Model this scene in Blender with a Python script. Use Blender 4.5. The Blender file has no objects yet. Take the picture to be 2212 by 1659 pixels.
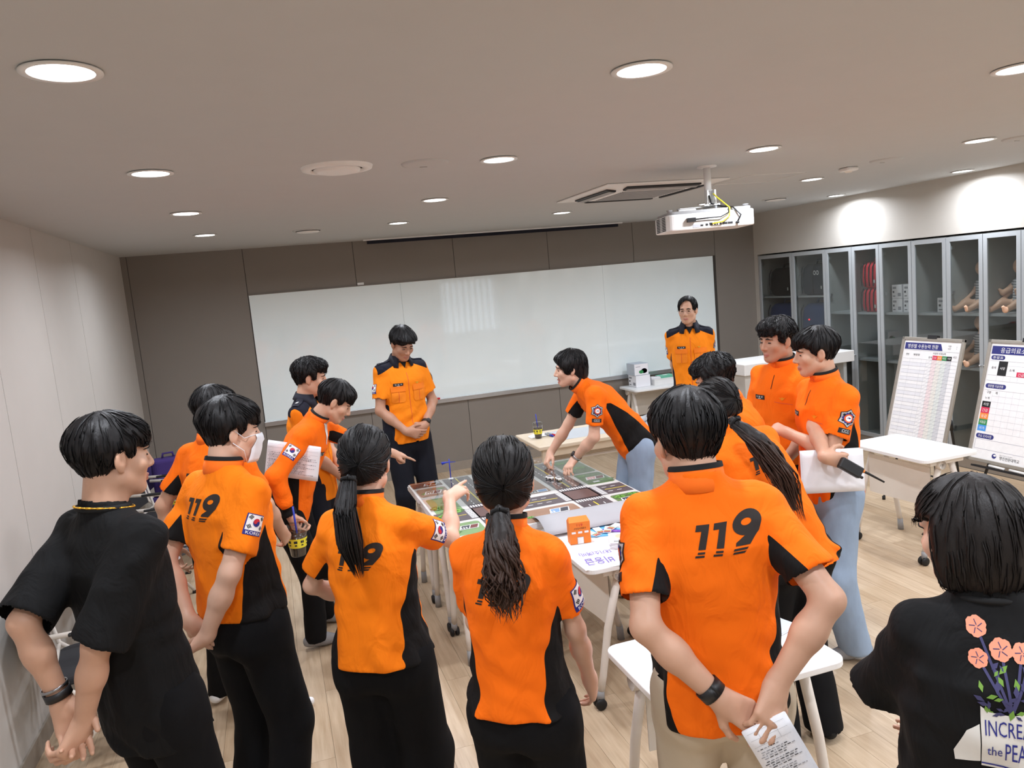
import bpy, bmesh, math, random
import numpy as np
from mathutils import Vector, Matrix
from mathutils.bvhtree import BVHTree

random.seed(7); np.random.seed(7)
scene = bpy.context.scene
COL = scene.collection
PI = math.pi

# ------------------------------------------------------------------ camera
CAM_H = 2.08
cam_data = bpy.data.cameras.new('camera')
cam = bpy.data.objects.new('camera', cam_data)
COL.objects.link(cam)
scene.camera = cam
YAW, PITCH, ROLL, FPX = math.radians(17.131), math.radians(7.472), math.radians(-5.146), 1646.2
cam_data.sensor_fit = 'HORIZONTAL'
cam_data.sensor_width = 36.0
cam_data.lens = 36.0 * FPX / 2212.0
cam_data.clip_start = 0.05
cam_data.clip_end = 200
_f = Vector((math.sin(YAW) * math.cos(PITCH), math.cos(YAW) * math.cos(PITCH), -math.sin(PITCH)))
_r = Vector((math.cos(YAW), -math.sin(YAW), 0))
_u = _r.cross(_f)
_r2 = _r * math.cos(ROLL) + _u * math.sin(ROLL)
_u2 = -_r * math.sin(ROLL) + _u * math.cos(ROLL)
cam.matrix_world = Matrix(((_r2.x, _u2.x, -_f.x, 0), (_r2.y, _u2.y, -_f.y, 0), (_r2.z, _u2.z, -_f.z, CAM_H), (0, 0, 0, 1)))

# ------------------------------------------------------------------ world and exposure
world = bpy.data.worlds.new('world')
scene.world = world
world.use_nodes = True
world.node_tree.nodes['Background'].inputs[0].default_value = (0.75, 0.85, 1.0, 1)
world.node_tree.nodes['Background'].inputs[1].default_value = 4.5
vs = scene.view_settings
vs.view_transform = 'Standard'
vs.look = 'None'
vs.gamma = 1.0
vs.use_curve_mapping = False
vs.exposure = 0.36
LAMP_POWER = 11.0
LAMP_COLOR = (0.925, 0.97, 1.06)

# ------------------------------------------------------------------ materials
def srgb(r, g, b):
    def c(v):
        v = v / 255.0
        return v / 12.92 if v <= 0.04045 else ((v + 0.055) / 1.055) ** 2.4
    return (c(r), c(g), c(b), 1.0)

MATS = {}
class NT:
    """small helper round a material's node tree"""
    def __init__(self, name):
        self.m = bpy.data.materials.new(name)
        self.m.use_nodes = True
        self.t = self.m.node_tree
        self.b = self.t.nodes['Principled BSDF']
        MATS[name] = self.m
    def n(self, typ, **kw):
        nd = self.t.nodes.new(typ)
        for k, v in kw.items():
            setattr(nd, k, v)
        return nd
    def l(self, a, b):
        self.t.links.new(a, b)
    def math(self, op, a, b=None, c=None):
        nd = self.n('ShaderNodeMath', operation=op)
        for i, v in enumerate((a, b, c)):
            if v is None: continue
            if isinstance(v, (int, float)): nd.inputs[i].default_value = v
            else: self.l(v, nd.inputs[i])
        return nd.outputs[0]
    def mix(self, fac, a, b):
        nd = self.n('ShaderNodeMix', data_type='RGBA')
        for sock, v in ((nd.inputs[0], fac), (nd.inputs[6], a), (nd.inputs[7], b)):
            if isinstance(v, (int, float, tuple)): sock.default_value = v
            else: self.l(v, sock)
        return nd.outputs[2]
    def noise(self, scale, detail=3, vec=None, rough=0.5):
        nd = self.n('ShaderNodeTexNoise')
        nd.inputs['Scale'].default_value = scale
        nd.inputs['Detail'].default_value = detail
        nd.inputs['Roughness'].default_value = rough
        if vec is not None: self.l(vec, nd.inputs['Vector'])
        return nd.outputs[0]
    def coord(self, which='Object', scale=None):
        tc = self.n('ShaderNodeTexCoord').outputs[which]
        if scale:
            mp = self.n('ShaderNodeMapping')
            mp.inputs['Scale'].default_value = scale
            self.l(tc, mp.inputs[0])
            return mp.outputs[0]
        return tc
    def bump(self, h, strength=0.2, dist=0.01):
        nd = self.n('ShaderNodeBump')
        nd.inputs['Strength'].default_value = strength
        nd.inputs['Distance'].default_value = dist
        self.l(h, nd.inputs['Height'])
        self.l(nd.outputs[0], self.b.inputs['Normal'])
    def ramp(self, fac, stops):
        nd = self.n('ShaderNodeValToRGB')
        e = nd.color_ramp.elements
        e[0].position, e[0].color = stops[0]
        e[1].position, e[1].color = stops[1]
        for p, c in stops[2:]:
            x = e.new(p); x.color = c
        self.l(fac, nd.inputs[0])
        return nd.outputs[0]
    def set(self, color=None, rough=None, metal=None, **kw):
        if color is not None:
            if isinstance(color, tuple): self.b.inputs['Base Color'].default_value = color
            else: self.l(color, self.b.inputs['Base Color'])
        if rough is not None:
            if isinstance(rough, (int, float)): self.b.inputs['Roughness'].default_value = rough
            else: self.l(rough, self.b.inputs['Roughness'])
        if metal is not None: self.b.inputs['Metallic'].default_value = metal
        for k, v in kw.items():
            self.b.inputs[k.replace('_', ' ')].default_value = v
        return self.m

def plain(name, rgb, rough=0.5, metal=0.0, var=0.06, scale=30, bump=0.0, **kw):
    """a plain surface with a little procedural mottling"""
    if name in MATS: return MATS[name]
    t = NT(name)
    col = srgb(*rgb)
    nz = t.noise(scale, 3, t.coord('Object'))
    dark = tuple(c * (1 - var) for c in col[:3]) + (1,)
    lite = tuple(min(1, c * (1 + var)) for c in col[:3]) + (1,)
    t.set(t.mix(nz, dark, lite), rough, metal, **kw)
    if bump: t.bump(t.noise(scale * 6, 2, t.coord('Object')), bump, 0.002)
    return t.m

def emitter(name, rgb, strength):
    t = NT(name)
    t.b.inputs['Base Color'].default_value = srgb(*rgb)
    t.b.inputs['Emission Color'].default_value = srgb(*rgb)
    t.b.inputs['Emission Strength'].default_value = strength
    return t.m

def clear(name, rgb, alpha, rough=0.02):
    """thin clear plastic or glass: mostly see-through with a mirror sheen"""
    t = NT(name)
    out = t.t.nodes['Material Output']
    tr = t.n('ShaderNodeBsdfTransparent'); tr.inputs[0].default_value = srgb(*rgb)
    gl = t.n('ShaderNodeBsdfGlossy'); gl.inputs['Roughness'].default_value = rough
    gl.inputs['Color'].default_value = (1, 1, 1, 1)
    fr = t.n('ShaderNodeFresnel'); fr.inputs[0].default_value = 1.5
    mx = t.n('ShaderNodeMixShader')
    ge_ = t.n('ShaderNodeNewGeometry')
    t.l(t.math('ADD', t.math('MULTIPLY', fr.outputs[0], t.math('SUBTRACT', 1.0, ge_.outputs['Backfacing'])), alpha), mx.inputs[0])
    t.l(tr.outputs[0], mx.inputs[1]); t.l(gl.outputs[0], mx.inputs[2])
    t.l(mx.outputs[0], out.inputs[0])
    return t.m

plain('paint_white', (191, 193, 193), 0.85, var=0.02, scale=8)
plain('wall_light', (194, 190, 184), 0.7, var=0.03, scale=5)
plain('wall_grey', (131, 124, 116), 0.6, var=0.03, scale=5)
plain('wall_beige', (196, 192, 184), 0.65, var=0.03, scale=4)
plain('seam', (70, 66, 62), 0.9)
plain('baseboard', (150, 140, 128), 0.5)
plain('white_plastic', (232, 232, 230), 0.4, var=0.02)
plain('cream_plastic', (226, 220, 210), 0.45, var=0.02)
plain('desk_top', (240, 242, 242), 0.35, var=0.015)
plain('desk_leg', (222, 214, 204), 0.4, var=0.02)
plain('grey_plastic', (150, 150, 150), 0.5)
plain('dark_plastic', (24, 24, 26), 0.45)
plain('black_rubber', (14, 14, 15), 0.6)
plain('aluminium', (190, 192, 194), 0.32, 0.9, var=0.05)
plain('cabinet_frame', (178, 183, 186), 0.4, 0.2, var=0.03)
plain('cabinet_inside', (170, 173, 171), 0.6, var=0.04)
plain('beige_wood', (222, 206, 182), 0.45, var=0.04)
plain('black_cloth', (13, 13, 14), 0.9, var=0.25, scale=200, bump=0.2)
plain('navy_cloth', (22, 24, 38), 0.9, var=0.2, scale=200, bump=0.2)
plain('white_cloth', (235, 235, 235), 0.9, var=0.05, scale=60, bump=0.1)
plain('grey_sock', (150, 150, 152), 0.95, var=0.15, scale=150, bump=0.3)
plain('paper', (236, 236, 240), 0.8, var=0.015)
plain('paper_grey', (172, 172, 176), 0.7, var=0.02)
plain('ink', (40, 40, 46), 0.8)
plain('ink_light', (150, 150, 156), 0.8)
plain('ink_purple', (120, 100, 190), 0.8)
plain('purple_cloth', (62, 44, 110), 0.9, var=0.15, scale=120, bump=0.2)
plain('straw_blue', (28, 52, 170), 0.4)
plain('yellow_label', (238, 226, 60), 0.6)
plain('coffee', (46, 26, 16), 0.2)
plain('orange_card', (240, 130, 40), 0.6)
plain('red_print', (205, 40, 46), 0.6)
plain('navy_print', (42, 46, 120), 0.6)
plain('black_print', (20, 20, 22), 0.6)
plain('white_print', (240, 240, 240), 0.6)
plain('green_print', (50, 140, 80), 0.6)
plain('orange_print', (236, 140, 60), 0.6)
plain('sky_print', (70, 150, 225), 0.6)
plain('rose_print', (212, 44, 84), 0.6)
plain('gold', (226, 170, 50), 0.4, 0.5)
clear('clear_plastic', (240, 242, 242), 0.02)
clear('cabinet_glass', (230, 232, 231), 0.02)
emitter('lamp_white', (255, 255, 255), 9.0)

# wood of the floor: each board with its own tone and long grain
t = NT('floor_wood')
oi = t.n('ShaderNodeObjectInfo'); ge = t.n('ShaderNodeNewGeometry')
rnd = t.math('FRACT', t.math('ADD', oi.outputs['Random'], t.math('MULTIPLY', ge.outputs['Random Per Island'], 7.13)))
pos = t.n('ShaderNodeNewGeometry').outputs['Position']
mp = t.n('ShaderNodeMapping'); mp.inputs['Scale'].default_value = (22, 1.6, 1); t.l(pos, mp.inputs[0])
cmb = t.n('ShaderNodeCombineXYZ'); t.l(t.math('MULTIPLY', rnd, 40.0), cmb.inputs[1])
ad = t.n('ShaderNodeVectorMath', operation='ADD'); t.l(mp.outputs[0], ad.inputs[0]); t.l(cmb.outputs[0], ad.inputs[1])
g1 = t.noise(2.0, 6, ad.outputs[0], 0.6)
grain = t.ramp(g1, [(0.25, srgb(180, 158, 132)), (0.75, srgb(212, 195, 172))])
tone = t.ramp(rnd, [(0.0, srgb(228, 214, 196)), (1.0, srgb(255, 248, 238))])
mm = t.n('ShaderNodeMix', data_type='RGBA', blend_type='MULTIPLY'); mm.inputs[0].default_value = 0.8
t.l(grain, mm.inputs[6]); t.l(tone, mm.inputs[7])
t.set(mm.outputs[2], 0.33)
t.bump(g1, 0.05, 0.002)

# glossy dry-wipe surface
t = NT('whiteboard')
nz = t.noise(3.0, 4, t.coord('Object'))
t.set(t.mix(nz, srgb(234, 246, 247), srgb(242, 252, 253)), t.math('ADD', t.math('MULTIPLY', t.noise(6.0, 3, t.coord('Object')), 0.03), 0.03), Specular_IOR_Level=0.5)

# ------------------------------------------------------------------ mesh helpers
def mesh_obj(name, verts, faces, mat, parent=None, smooth=False, mats=None, fmat=None, bevel=0.0, bseg=2):
    me = bpy.data.meshes.new(name)
    me.from_pydata([tuple(v) for v in verts], [], [tuple(f) for f in faces])
    me.update()
    o = bpy.data.objects.new(name, me)
    COL.objects.link(o)
    for m in (mats or [mat]):
        me.materials.append(MATS[m] if isinstance(m, str) else m)
    if fmat is not None: me.polygons.foreach_set('material_index', fmat)
    if smooth: me.polygons.foreach_set('use_smooth', [True] * len(me.polygons))
    if parent is not None: o.parent = parent
    if bevel:
        md = o.modifiers.new('bevel', 'BEVEL'); md.width = bevel; md.segments = bseg; md.limit_method = 'ANGLE'
    return o

class MB:
    """collects simple solids into ONE mesh"""
    def __init__(self):
        self.v, self.f, self.s = [], [], []
    def add(self, verts, faces, smooth=False):
        n = len(self.v)
        self.v += [Vector(v) for v in verts]
        self.f += [tuple(i + n for i in f) for f in faces]
        self.s += [smooth] * len(faces)
        return self
    def box(self, c, s, M=None):
        x, y, z = c; a, b, d = s[0] / 2, s[1] / 2, s[2] / 2
        vs_ = [Vector((x + i * a, y + j * b, z + k * d)) for k in (-1, 1) for j in (-1, 1) for i in (-1, 1)]
        if M is not None: vs_ = [M @ v for v in vs_]
        return self.add(vs_, [(0, 2, 3, 1), (4, 5, 7, 6), (0, 1, 5, 4), (2, 6, 7, 3), (0, 4, 6, 2), (1, 3, 7, 5)])
    def bx(self, x0, x1, y0, y1, z0, z1):
        return self.box(((x0 + x1) / 2, (y0 + y1) / 2, (z0 + z1) / 2), (abs(x1 - x0), abs(y1 - y0), abs(z1 - z0)))
    def tube(self, pts, r, n=10, cap=True):
        pts = [Vector(p) for p in pts]
        rs = r if isinstance(r, (list, tuple)) else [r] * len(pts)
        vs_, fs = [], []
        d0 = (pts[1] - pts[0]).normalized()
        up = Vector((0, 0, 1)) if abs(d0.z) < 0.9 else Vector((1, 0, 0))
        a = d0.cross(up).normalized(); 
        for i, p in enumerate(pts):
            if i == 0: d = pts[1] - pts[0]
            elif i == len(pts) - 1: d = pts[-1] - pts[-2]
            else: d = (pts[i + 1] - pts[i]).normalized() + (pts[i] - pts[i - 1]).normalized()
            d.normalize()
            a = (a - d * a.dot(d)).normalized(); b = d.cross(a)
            for k in range(n):
                an = 2 * PI * k / n
                vs_.append(p + (a * math.cos(an) + b * math.sin(an)) * rs[i])
        for i in range(len(pts) - 1):
            for k in range(n):
                fs.append((i * n + k, i * n + (k + 1) % n, (i + 1) * n + (k + 1) % n, (i + 1) * n + k))
        if cap:
            fs.append(tuple(reversed(range(n)))); fs.append(tuple((len(pts) - 1) * n + k for k in range(n)))
        return self.add(vs_, fs, True)
    def lathe(self, prof, c=(0, 0, 0), n=24, M=None):
        vs_, fs = [], []
        for r, z in prof:
            for k in range(n):
                an = 2 * PI * k / n
                v = Vector((c[0] + r * math.cos(an), c[1] + r * math.sin(an), c[2] + z))
                vs_.append(M @ v if M is not None else v)
        for i in range(len(prof) - 1):
            for k in range(n):
                fs.append((i * n + k, i * n + (k + 1) % n, (i + 1) * n + (k + 1) % n, (i + 1) * n + k))
        return self.add(vs_, fs, True)
    def prism(self, poly, z0, z1, M=None):
        n = len(poly)
        vs_ = [Vector((p[0], p[1], z0)) for p in poly] + [Vector((p[0], p[1], z1)) for p in poly]
        if M is not None: vs_ = [M @ v for v in vs_]
        fs = [tuple(reversed(range(n))), tuple(range(n, 2 * n))] + [(i, (i + 1) % n, n + (i + 1) % n, n + i) for i in range(n)]
        return self.add(vs_, fs)
    def sheet(self, rows):
        """grid of points -> quads"""
        n = len(rows[0]); vs_ = [Vector(p) for r in rows for p in r]
        fs = [(i * n + j, i * n + j + 1, (i + 1) * n + j + 1, (i + 1) * n + j) for i in range(len(rows) - 1) for j in range(n - 1)]
        return self.add(vs_, fs, True)
    def build(self, name, mat, parent=None, bevel=0.0, bseg=2, mats=None, fmat=None):
        o = mesh_obj(name, self.v, self.f, mat, parent, False, mats, fmat, bevel, bseg)
        o.data.polygons.foreach_set('use_smooth', self.s)
        return o

def round_rect(w, d, r, n=5):
    pts = []
    for cx, cy, a0 in ((w / 2 - r, d / 2 - r, 0), (-w / 2 + r, d / 2 - r, 90), (-w / 2 + r, -d / 2 + r, 180), (w / 2 - r, -d / 2 + r, 270)):
        for k in range(n + 1):
            a = math.radians(a0 + 90 * k / n)
            pts.append((cx + r * math.cos(a), cy + r * math.sin(a)))
    return pts

def empty(name, loc=(0, 0, 0), rz=0.0, parent=None):
    o = bpy.data.objects.new(name, None)
    o.empty_display_size = 0.05
    COL.objects.link(o)
    o.location = loc
    o.rotation_euler = (0, 0, rz)
    if parent is not None: o.parent = parent
    return o

def tag(o, label, cat=None, group=None):
    o['label'] = label
    if cat: o['category'] = cat
    if group: o['group'] = group
    return o

def structure(o, label=None):
    o['kind'] = 'structure'
    if label: o['label'] = label
    return o

def copy_tree(o, parent=None):
    c = o.copy(); COL.objects.link(c)
    if parent is not None: c.parent = parent
    for ch in list(o.children): copy_tree(ch, c)
    return c

def text_mesh(s, size=1.0, align='CENTER'):
    """flat outline of a word as a list of (verts2d, faces), centred on its own box"""
    cu = bpy.data.curves.new('t', 'FONT')
    cu.body = s; cu.size = size; cu.align_x = 'LEFT'; cu.resolution_u = 2
    o = bpy.data.objects.new('t', cu); COL.objects.link(o)
    dg = bpy.context.evaluated_depsgraph_get()
    me = bpy.data.meshes.new_from_object(o.evaluated_get(dg))
    vs_ = [(v.co.x, v.co.y) for v in me.vertices]
    fs = [tuple(p.vertices) for p in me.polygons]
    bpy.data.objects.remove(o); bpy.data.curves.remove(cu); bpy.data.meshes.remove(me)
    if not vs_: return [], []
    x0, x1 = min(v[0] for v in vs_), max(v[0] for v in vs_)
    y0, y1 = min(v[1] for v in vs_), max(v[1] for v in vs_)
    cx, cy = (x0 + x1) / 2, (y0 + y1) / 2
    return [(v[0] - cx, v[1] - cy) for v in vs_], fs
_TXT = {}
def text_fit(s, w, h):
    """word scaled to fill the box w x h"""
    if s not in _TXT: _TXT[s] = text_mesh(s)
    vs_, fs = _TXT[s]
    if not vs_: return [], []
    bw = max(v[0] for v in vs_) * 2 or 1; bh = max(v[1] for v in vs_) * 2 or 1
    return [(v[0] * w / bw, v[1] * h / bh) for v in vs_], fs

class Print:
    """flat print: coloured 2-D pieces laid on a plane given by origin, u axis, v axis; each colour one mesh"""
    def __init__(self, O, U, V, lift=0.0006):
        self.O, self.U, self.V = Vector(O), Vector(U).normalized(), Vector(V).normalized()
        self.N = self.U.cross(self.V)
        self.lift = lift; self.k = 0; self.p = {}
    def pt(self, u, v, lv): return self.O + self.U * u + self.V * v + self.N * self.lift * lv
    def poly(self, pts, mat, lv=1):
        vs_, fs = self.p.setdefault(mat, ([], []))
        n = len(vs_); vs_ += [self.pt(u, v, lv) for u, v in pts]; fs.append(tuple(range(n, n + len(pts))))
    def rect(self, u0, u1, v0, v1, mat, lv=1): self.poly([(u0, v0), (u1, v0), (u1, v1), (u0, v1)], mat, lv)
    def disc(self, u, v, ru, rv, mat, lv=1, n=16, a0=0, a1=360):
        self.poly([(u + ru * math.cos(math.radians(a0 + (a1 - a0) * k / n)), v + rv * math.sin(math.radians(a0 + (a1 - a0) * k / n))) for k in range(n + (a1 - a0 < 360))], mat, lv)
    def line(self, a, b, w, mat, lv=1):
        a, b = Vector(a), Vector(b); d = (b - a)
        if d.length < 1e-6: return
        d.normalize(); p = Vector((-d.y, d.x)) * w / 2
        self.poly([a - p, b - p, b + p, a + p], mat, lv)
    def text(self, s, u, v, w, h, mat, lv=2):
        t2, fs2 = text_fit(s, w, h)
        vs_, fs = self.p.setdefault(mat, ([], []))
        n = len(vs_); vs_ += [self.pt(u + a, v + b, lv) for a, b in t2]; fs += [tuple(i + n for i in f) for f in fs2]
    def build(self, name, parent):
        out = []
        allv, allf, fm, mats = [], [], [], []
        for mat, (vs_, fs) in self.p.items():
            n = len(allv); allv += vs_; allf += [tuple(i + n for i in f) for f in fs]
            fm += [len(mats)] * len(fs); mats.append(mat)
        return mesh_obj(name, allv, allf, None, parent, False, mats, fm)

# outline every word once while the scene is still empty
_words = ('119', '소방임시의료소', '비응급', '대기소(예비)', '병원별 수용능력 현황', '기준', '시간', ':', '연번', '병원명', '사상자 수용능력', '합계', '비고', '긴급', '응급', '사망', '명진전문대학교', '총괄표', '응급의료소 운영현황', '총계', '소계', '부상자', '중상', '귀가', '병원별 이송현황', '구분', '계', '누계', '주요 조치사항', '재난의료교육센터',
           'KOREA', '박 규 표', '전 영 석', '이 준 서', '권 진 우', '우 현 민', '최 민 재', 'INCREASE', 'the', 'PEACE', 'Stüssy')
def _outline_all(ws):
    cu = bpy.data.curves.new('t', 'FONT'); cu.body = '\n'.join(ws); cu.size = 1.0; cu.space_line = 3.0; cu.resolution_u = 2
    o = bpy.data.objects.new('t', cu); COL.objects.link(o)
    me = bpy.data.meshes.new_from_object(o.evaluated_get(bpy.context.evaluated_depsgraph_get()))
    vs_ = [(v.co.x, v.co.y) for v in me.vertices]
    ln = [0] * len(vs_)
    step = None
    ymid = lambda p: sum(vs_[i][1] for i in p.vertices) / len(p.vertices)
    for w in ws: _TXT[w] = ([], [])
    maps = [dict() for _ in ws]
    for p in me.polygons:
        k = min(len(ws) - 1, max(0, int(round((.35 - ymid(p)) / 3.0))))
        V_, F_ = _TXT[ws[k]]
        f = []
        for i in p.vertices:
            if i not in maps[k]: maps[k][i] = len(V_); V_.append(vs_[i])
            f.append(maps[k][i])
        F_.append(tuple(f))
    for w in ws:
        V_, F_ = _TXT[w]
        if not V_: continue
        cx = (min(v[0] for v in V_) + max(v[0] for v in V_)) / 2; cy = (min(v[1] for v in V_) + max(v[1] for v in V_)) / 2
        _TXT[w] = ([(v[0] - cx, v[1] - cy) for v in V_], F_)
    bpy.data.objects.remove(o); bpy.data.curves.remove(cu); bpy.data.meshes.remove(me)
_outline_all(_words)
# ------------------------------------------------------------------ the room
XL, XR, YB, YF, ZC = -1.333, 6.012, 8.488, -2.6, 2.684

# floor: boards along y; the 300 that show largest are parts, the others one part
fl = MB().bx(XL - .1, XR + .1, YF - .1, YB + .1, -0.12, -0.012).build('floor', 'seam')
structure(fl, 'light oak board floor')
PW, PL = 0.125, 1.2
pm = MB().bx(0, PW - .0012, 0, PL - .0012, -0.012, 0)
plank_mesh = None
rest = MB(); cand = []
rr = random.Random(3)
nx = int(math.ceil((XR - XL) / PW))
for i in range(nx):
    off = rr.random() * PL
    y = YF - off
    while y < YB:
        x0 = XL + i * PW; x1 = min(x0 + PW, XR); y0, y1 = max(y, YF), min(y + PL, YB)
        if y1 - y0 > 0.02:
            full = (x1 - x0 > PW - .001) and (y1 - y0 > PL - .001)
            c = Vector(((x0 + x1) / 2, (y0 + y1) / 2, 0)); d = c - Vector((0, 0, CAM_H))
            zz = d.dot(_f); px = 1106 + FPX * d.dot(_r2) / zz if zz > .3 else 9e9; py = 829 - FPX * d.dot(_u2) / zz if zz > .3 else 9e9
            vis = zz > .3 and -60 < px < 2270 and py < 1800
            if full and vis: cand.append((zz, x0, y0))
            else: rest.bx(x0, x1 - .0012, y0, y1 - .0012, -0.012, 0)
        y += PL
cand.sort()
for k, (zz, x0, y0) in enumerate(cand):
    if k < 300:
        if plank_mesh is None:
            o = pm.build('floor_plank', 'floor_wood', fl); plank_mesh = o.data
        else:
            o = bpy.data.objects.new('floor_plank', plank_mesh); COL.objects.link(o); o.parent = fl
        o.location = (x0, y0, 0)
    else:
        rest.bx(x0, x0 + PW - .0012, y0, y0 + PL - .0012, -0.012, 0)
o = rest.build('floor_planks_far', 'floor_wood', fl); o['kind'] = 'stuff'

# ceiling
ce = MB().bx(XL - .1, XR + .5, YF - .1, YB + .1, ZC, ZC + .1).build('ceiling', 'paint_white'); structure(ce, 'white painted ceiling')
# left wall with its panels
wl = MB().bx(XL - .12, XL - .004, YF - .1, YB + .1, 0, ZC).build('wall_left', 'seam'); structure(wl, 'pale grey panelled wall')
ys = [8.488, 6.458, 5.466, 4.486, 3.49, 2.5, 1.5, .5, -.5, -1.5, YF]
for a, b in zip(ys[:-1], ys[1:]):
    MB().bx(XL - .006, XL, b + .003, a - .003, .1, ZC).build('wall_panel', 'wall_light', wl)
MB().bx(XL, XL + .012, YF, YB, 0, .1).build('baseboard_left', 'baseboard'); structure(bpy.data.objects['baseboard_left'], 'taupe baseboard under the pale panels')
# back wall with its panels
wb = MB().bx(XL - .1, XR + .6, YB + .004, YB + .12, 0, ZC).build('wall_back', 'seam'); structure(wb, 'dark grey panelled wall behind the whiteboard')
bxs = [-.177, .955, 2.067, 3.202, 4.307, 5.438]
MB().bx(XL, XL + .055, YB - .006, YB + .006, .1, ZC).build('wall_panel', 'wall_grey', wb)
MB().bx(XL + .06, -.180, YB, YB + .006, .1, ZC).build('wall_panel', 'wall_grey', wb)
MB().bx(5.441, XR, YB, YB + .006, .1, ZC).build('wall_panel', 'wall_grey', wb)
for a, b in zip(bxs[:-1], bxs[1:]):
    MB().bx(a + .003, b - .003, YB, YB + .006, 2.206, ZC).build('wall_panel', 'wall_grey', wb)
    MB().bx(a + .003, b - .003, YB, YB + .006, .1, .80).build('wall_panel', 'wall_grey', wb)
MB().bx(XL + .012, XR, YB - .012, YB + .004, 0, .1).build('baseboard_back', 'baseboard'); structure(bpy.data.objects['baseboard_back'], 'taupe baseboard under the whiteboard wall')
# right wall: band over the cabinets, corner strip, near stretch
CY0 = 4.05
wr = MB().bx(XR, XR + .6, CY0 - .02, YB + .1, 2.165, ZC).bx(XR, XR + .6, 8.42, YB + .1, 0, 2.165).bx(XR, XR + .6, YF - .1, CY0 - .02, 0, ZC).bx(XR + .5, XR + .6, CY0 - .1, YB, 0, 2.165)
wr = wr.build('wall_right', 'wall_beige'); structure(wr, 'beige wall above and around the built-in cabinets')
MB().bx(XR - .012, XR, YF, CY0 - .03, 0, .1).build('baseboard_right', 'baseboard'); structure(bpy.data.objects['baseboard_right'], 'taupe baseboard of the beige wall')
# wall behind the camera, with a window
W0, W1, WZ0, WZ1 = 4.3, 5.85, .9, 2.3
wf = MB().bx(XL - .1, W0, YF - .12, YF, 0, ZC).bx(W1, XR + .6, YF - .12, YF, 0, ZC).bx(W0, W1, YF - .12, YF, 0, WZ0).bx(W0, W1, YF - .12, YF, WZ1, ZC)
wf = wf.build('wall_front', 'wall_light'); structure(wf, 'pale wall with a window')
wn = structure(empty('window_1', ((W0 + W1) / 2, YF - .06, WZ0)), 'window with vertical slats')
wm = MB()
ww = (W1 - W0) / 2
for xx in (-ww + .02, 0, ww - .02): wm.box((xx, 0, (WZ1 - WZ0) / 2), (.04, .06, WZ1 - WZ0))
for zz in (.02, WZ1 - WZ0 - .02): wm.box((0, 0, zz), (2 * ww, .06, .04))
wm.build('window_frame', 'aluminium', wn)
for s in (-1, 1): MB().box((s * ww / 2, -.01, (WZ1 - WZ0) / 2), (ww - .06, .006, WZ1 - WZ0 - .08)).build('window_pane', 'clear_plastic', wn)
for k in range(9): MB().box((-ww + .12 + k * .165, .05, (WZ1 - WZ0) / 2), (.07, .012, WZ1 - WZ0 - .04)).build('blind_slat', 'cream_plastic', wn)

# whiteboard
wbd = tag(empty('whiteboard', (2.61, YB, .825)), 'wide glossy whiteboard filling the dark grey wall', 'whiteboard')
for a, b in ((-.170, 1.425), (1.427, 3.872), (3.874, 5.394)):
    MB().bx(a - 2.61, b - 2.61, -.012, .004, .03, 1.375).build('board_panel', 'whiteboard', wbd)
MB().bx(-2.79, 2.79, -.035, .004, -.02, .03).build('tray', 'aluminium', wbd, .003)
MB().bx(-2.785, 2.785, -.016, .004, 1.375, 1.383).build('top_rail', 'wall_grey', wbd)
er = MB().bx(1.655, 1.735, 8.43, 8.462, .855, .875).build('marker', 'red_print', None, .006); tag(er, 'short red marker lying on the whiteboard tray', 'marker')
sg = MB().bx(.962, 1.032, YB - .008, YB, 2.212, 2.238).build('wall_tag', 'white_plastic', None, .002); tag(sg, 'tiny white tag on the grey wall above the whiteboard', 'tag')

# ------------------------------------------------------------------ ceiling fittings
LX = [-.401, 1.156, 2.667, 4.19, 5.72]
LY = [-.84, .655, 2.145, 3.634, 5.124, 6.632]
names_c = ['along the left wall', 'left of the projector line', 'in the line of the projector', 'right of the projector line', 'against the cabinet wall']
names_r = ['behind the viewer', 'above the viewer', 'nearest row in view', 'second row in view', 'third row in view', 'row by the whiteboard']
proto = None
for ci, x in enumerate(LX):
    for ri, y in enumerate(LY):
        if (ci, ri) == (2, 4): continue
        if proto is None:
            proto = empty('downlight')
            MB().lathe([(.075, 0), (.092, -.003), (.092, -.007), (.074, -.007)], n=32).build('trim_ring', 'white_plastic', proto)
            MB().lathe([(0.0001, -.004), (.075, -.004)], n=32).build('diffuser', 'lamp_white', proto)
            ld = bpy.data.lights.new('downlight_lamp', 'AREA'); ld.shape = 'DISK'; ld.size = .14; ld.energy = LAMP_POWER; ld.color = LAMP_COLOR; ld.spread = math.radians(164)
            lo = bpy.data.objects.new('downlight_lamp', ld); COL.objects.link(lo); lo.parent = proto; lo.location = (0, 0, -.012)
            o = proto
        else: o = copy_tree(proto)
        o.location = (x, y, ZC)
        tag(o, 'round ceiling downlight %s, %s' % (names_c[ci], names_r[ri]), 'light', 'recessed ceiling downlights')
o = tag(empty('air_diffuser', (.385, 3.68, ZC)), 'large round ceiling air diffuser with concentric rings', 'vent')
MB().lathe([(.165, 0), (.16, -.012), (.125, -.016), (.118, -.006)], n=40).build('outer_ring', 'white_plastic', o)
MB().lathe([(.12, -.001), (.05, -.001)], n=40).build('dark_gap', 'dark_plastic', o)
MB().lathe([(.108, -.012), (.104, -.022), (.085, -.026), (.0001, -.022)], n=40).build('inner_cone', 'white_plastic', o)
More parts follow.
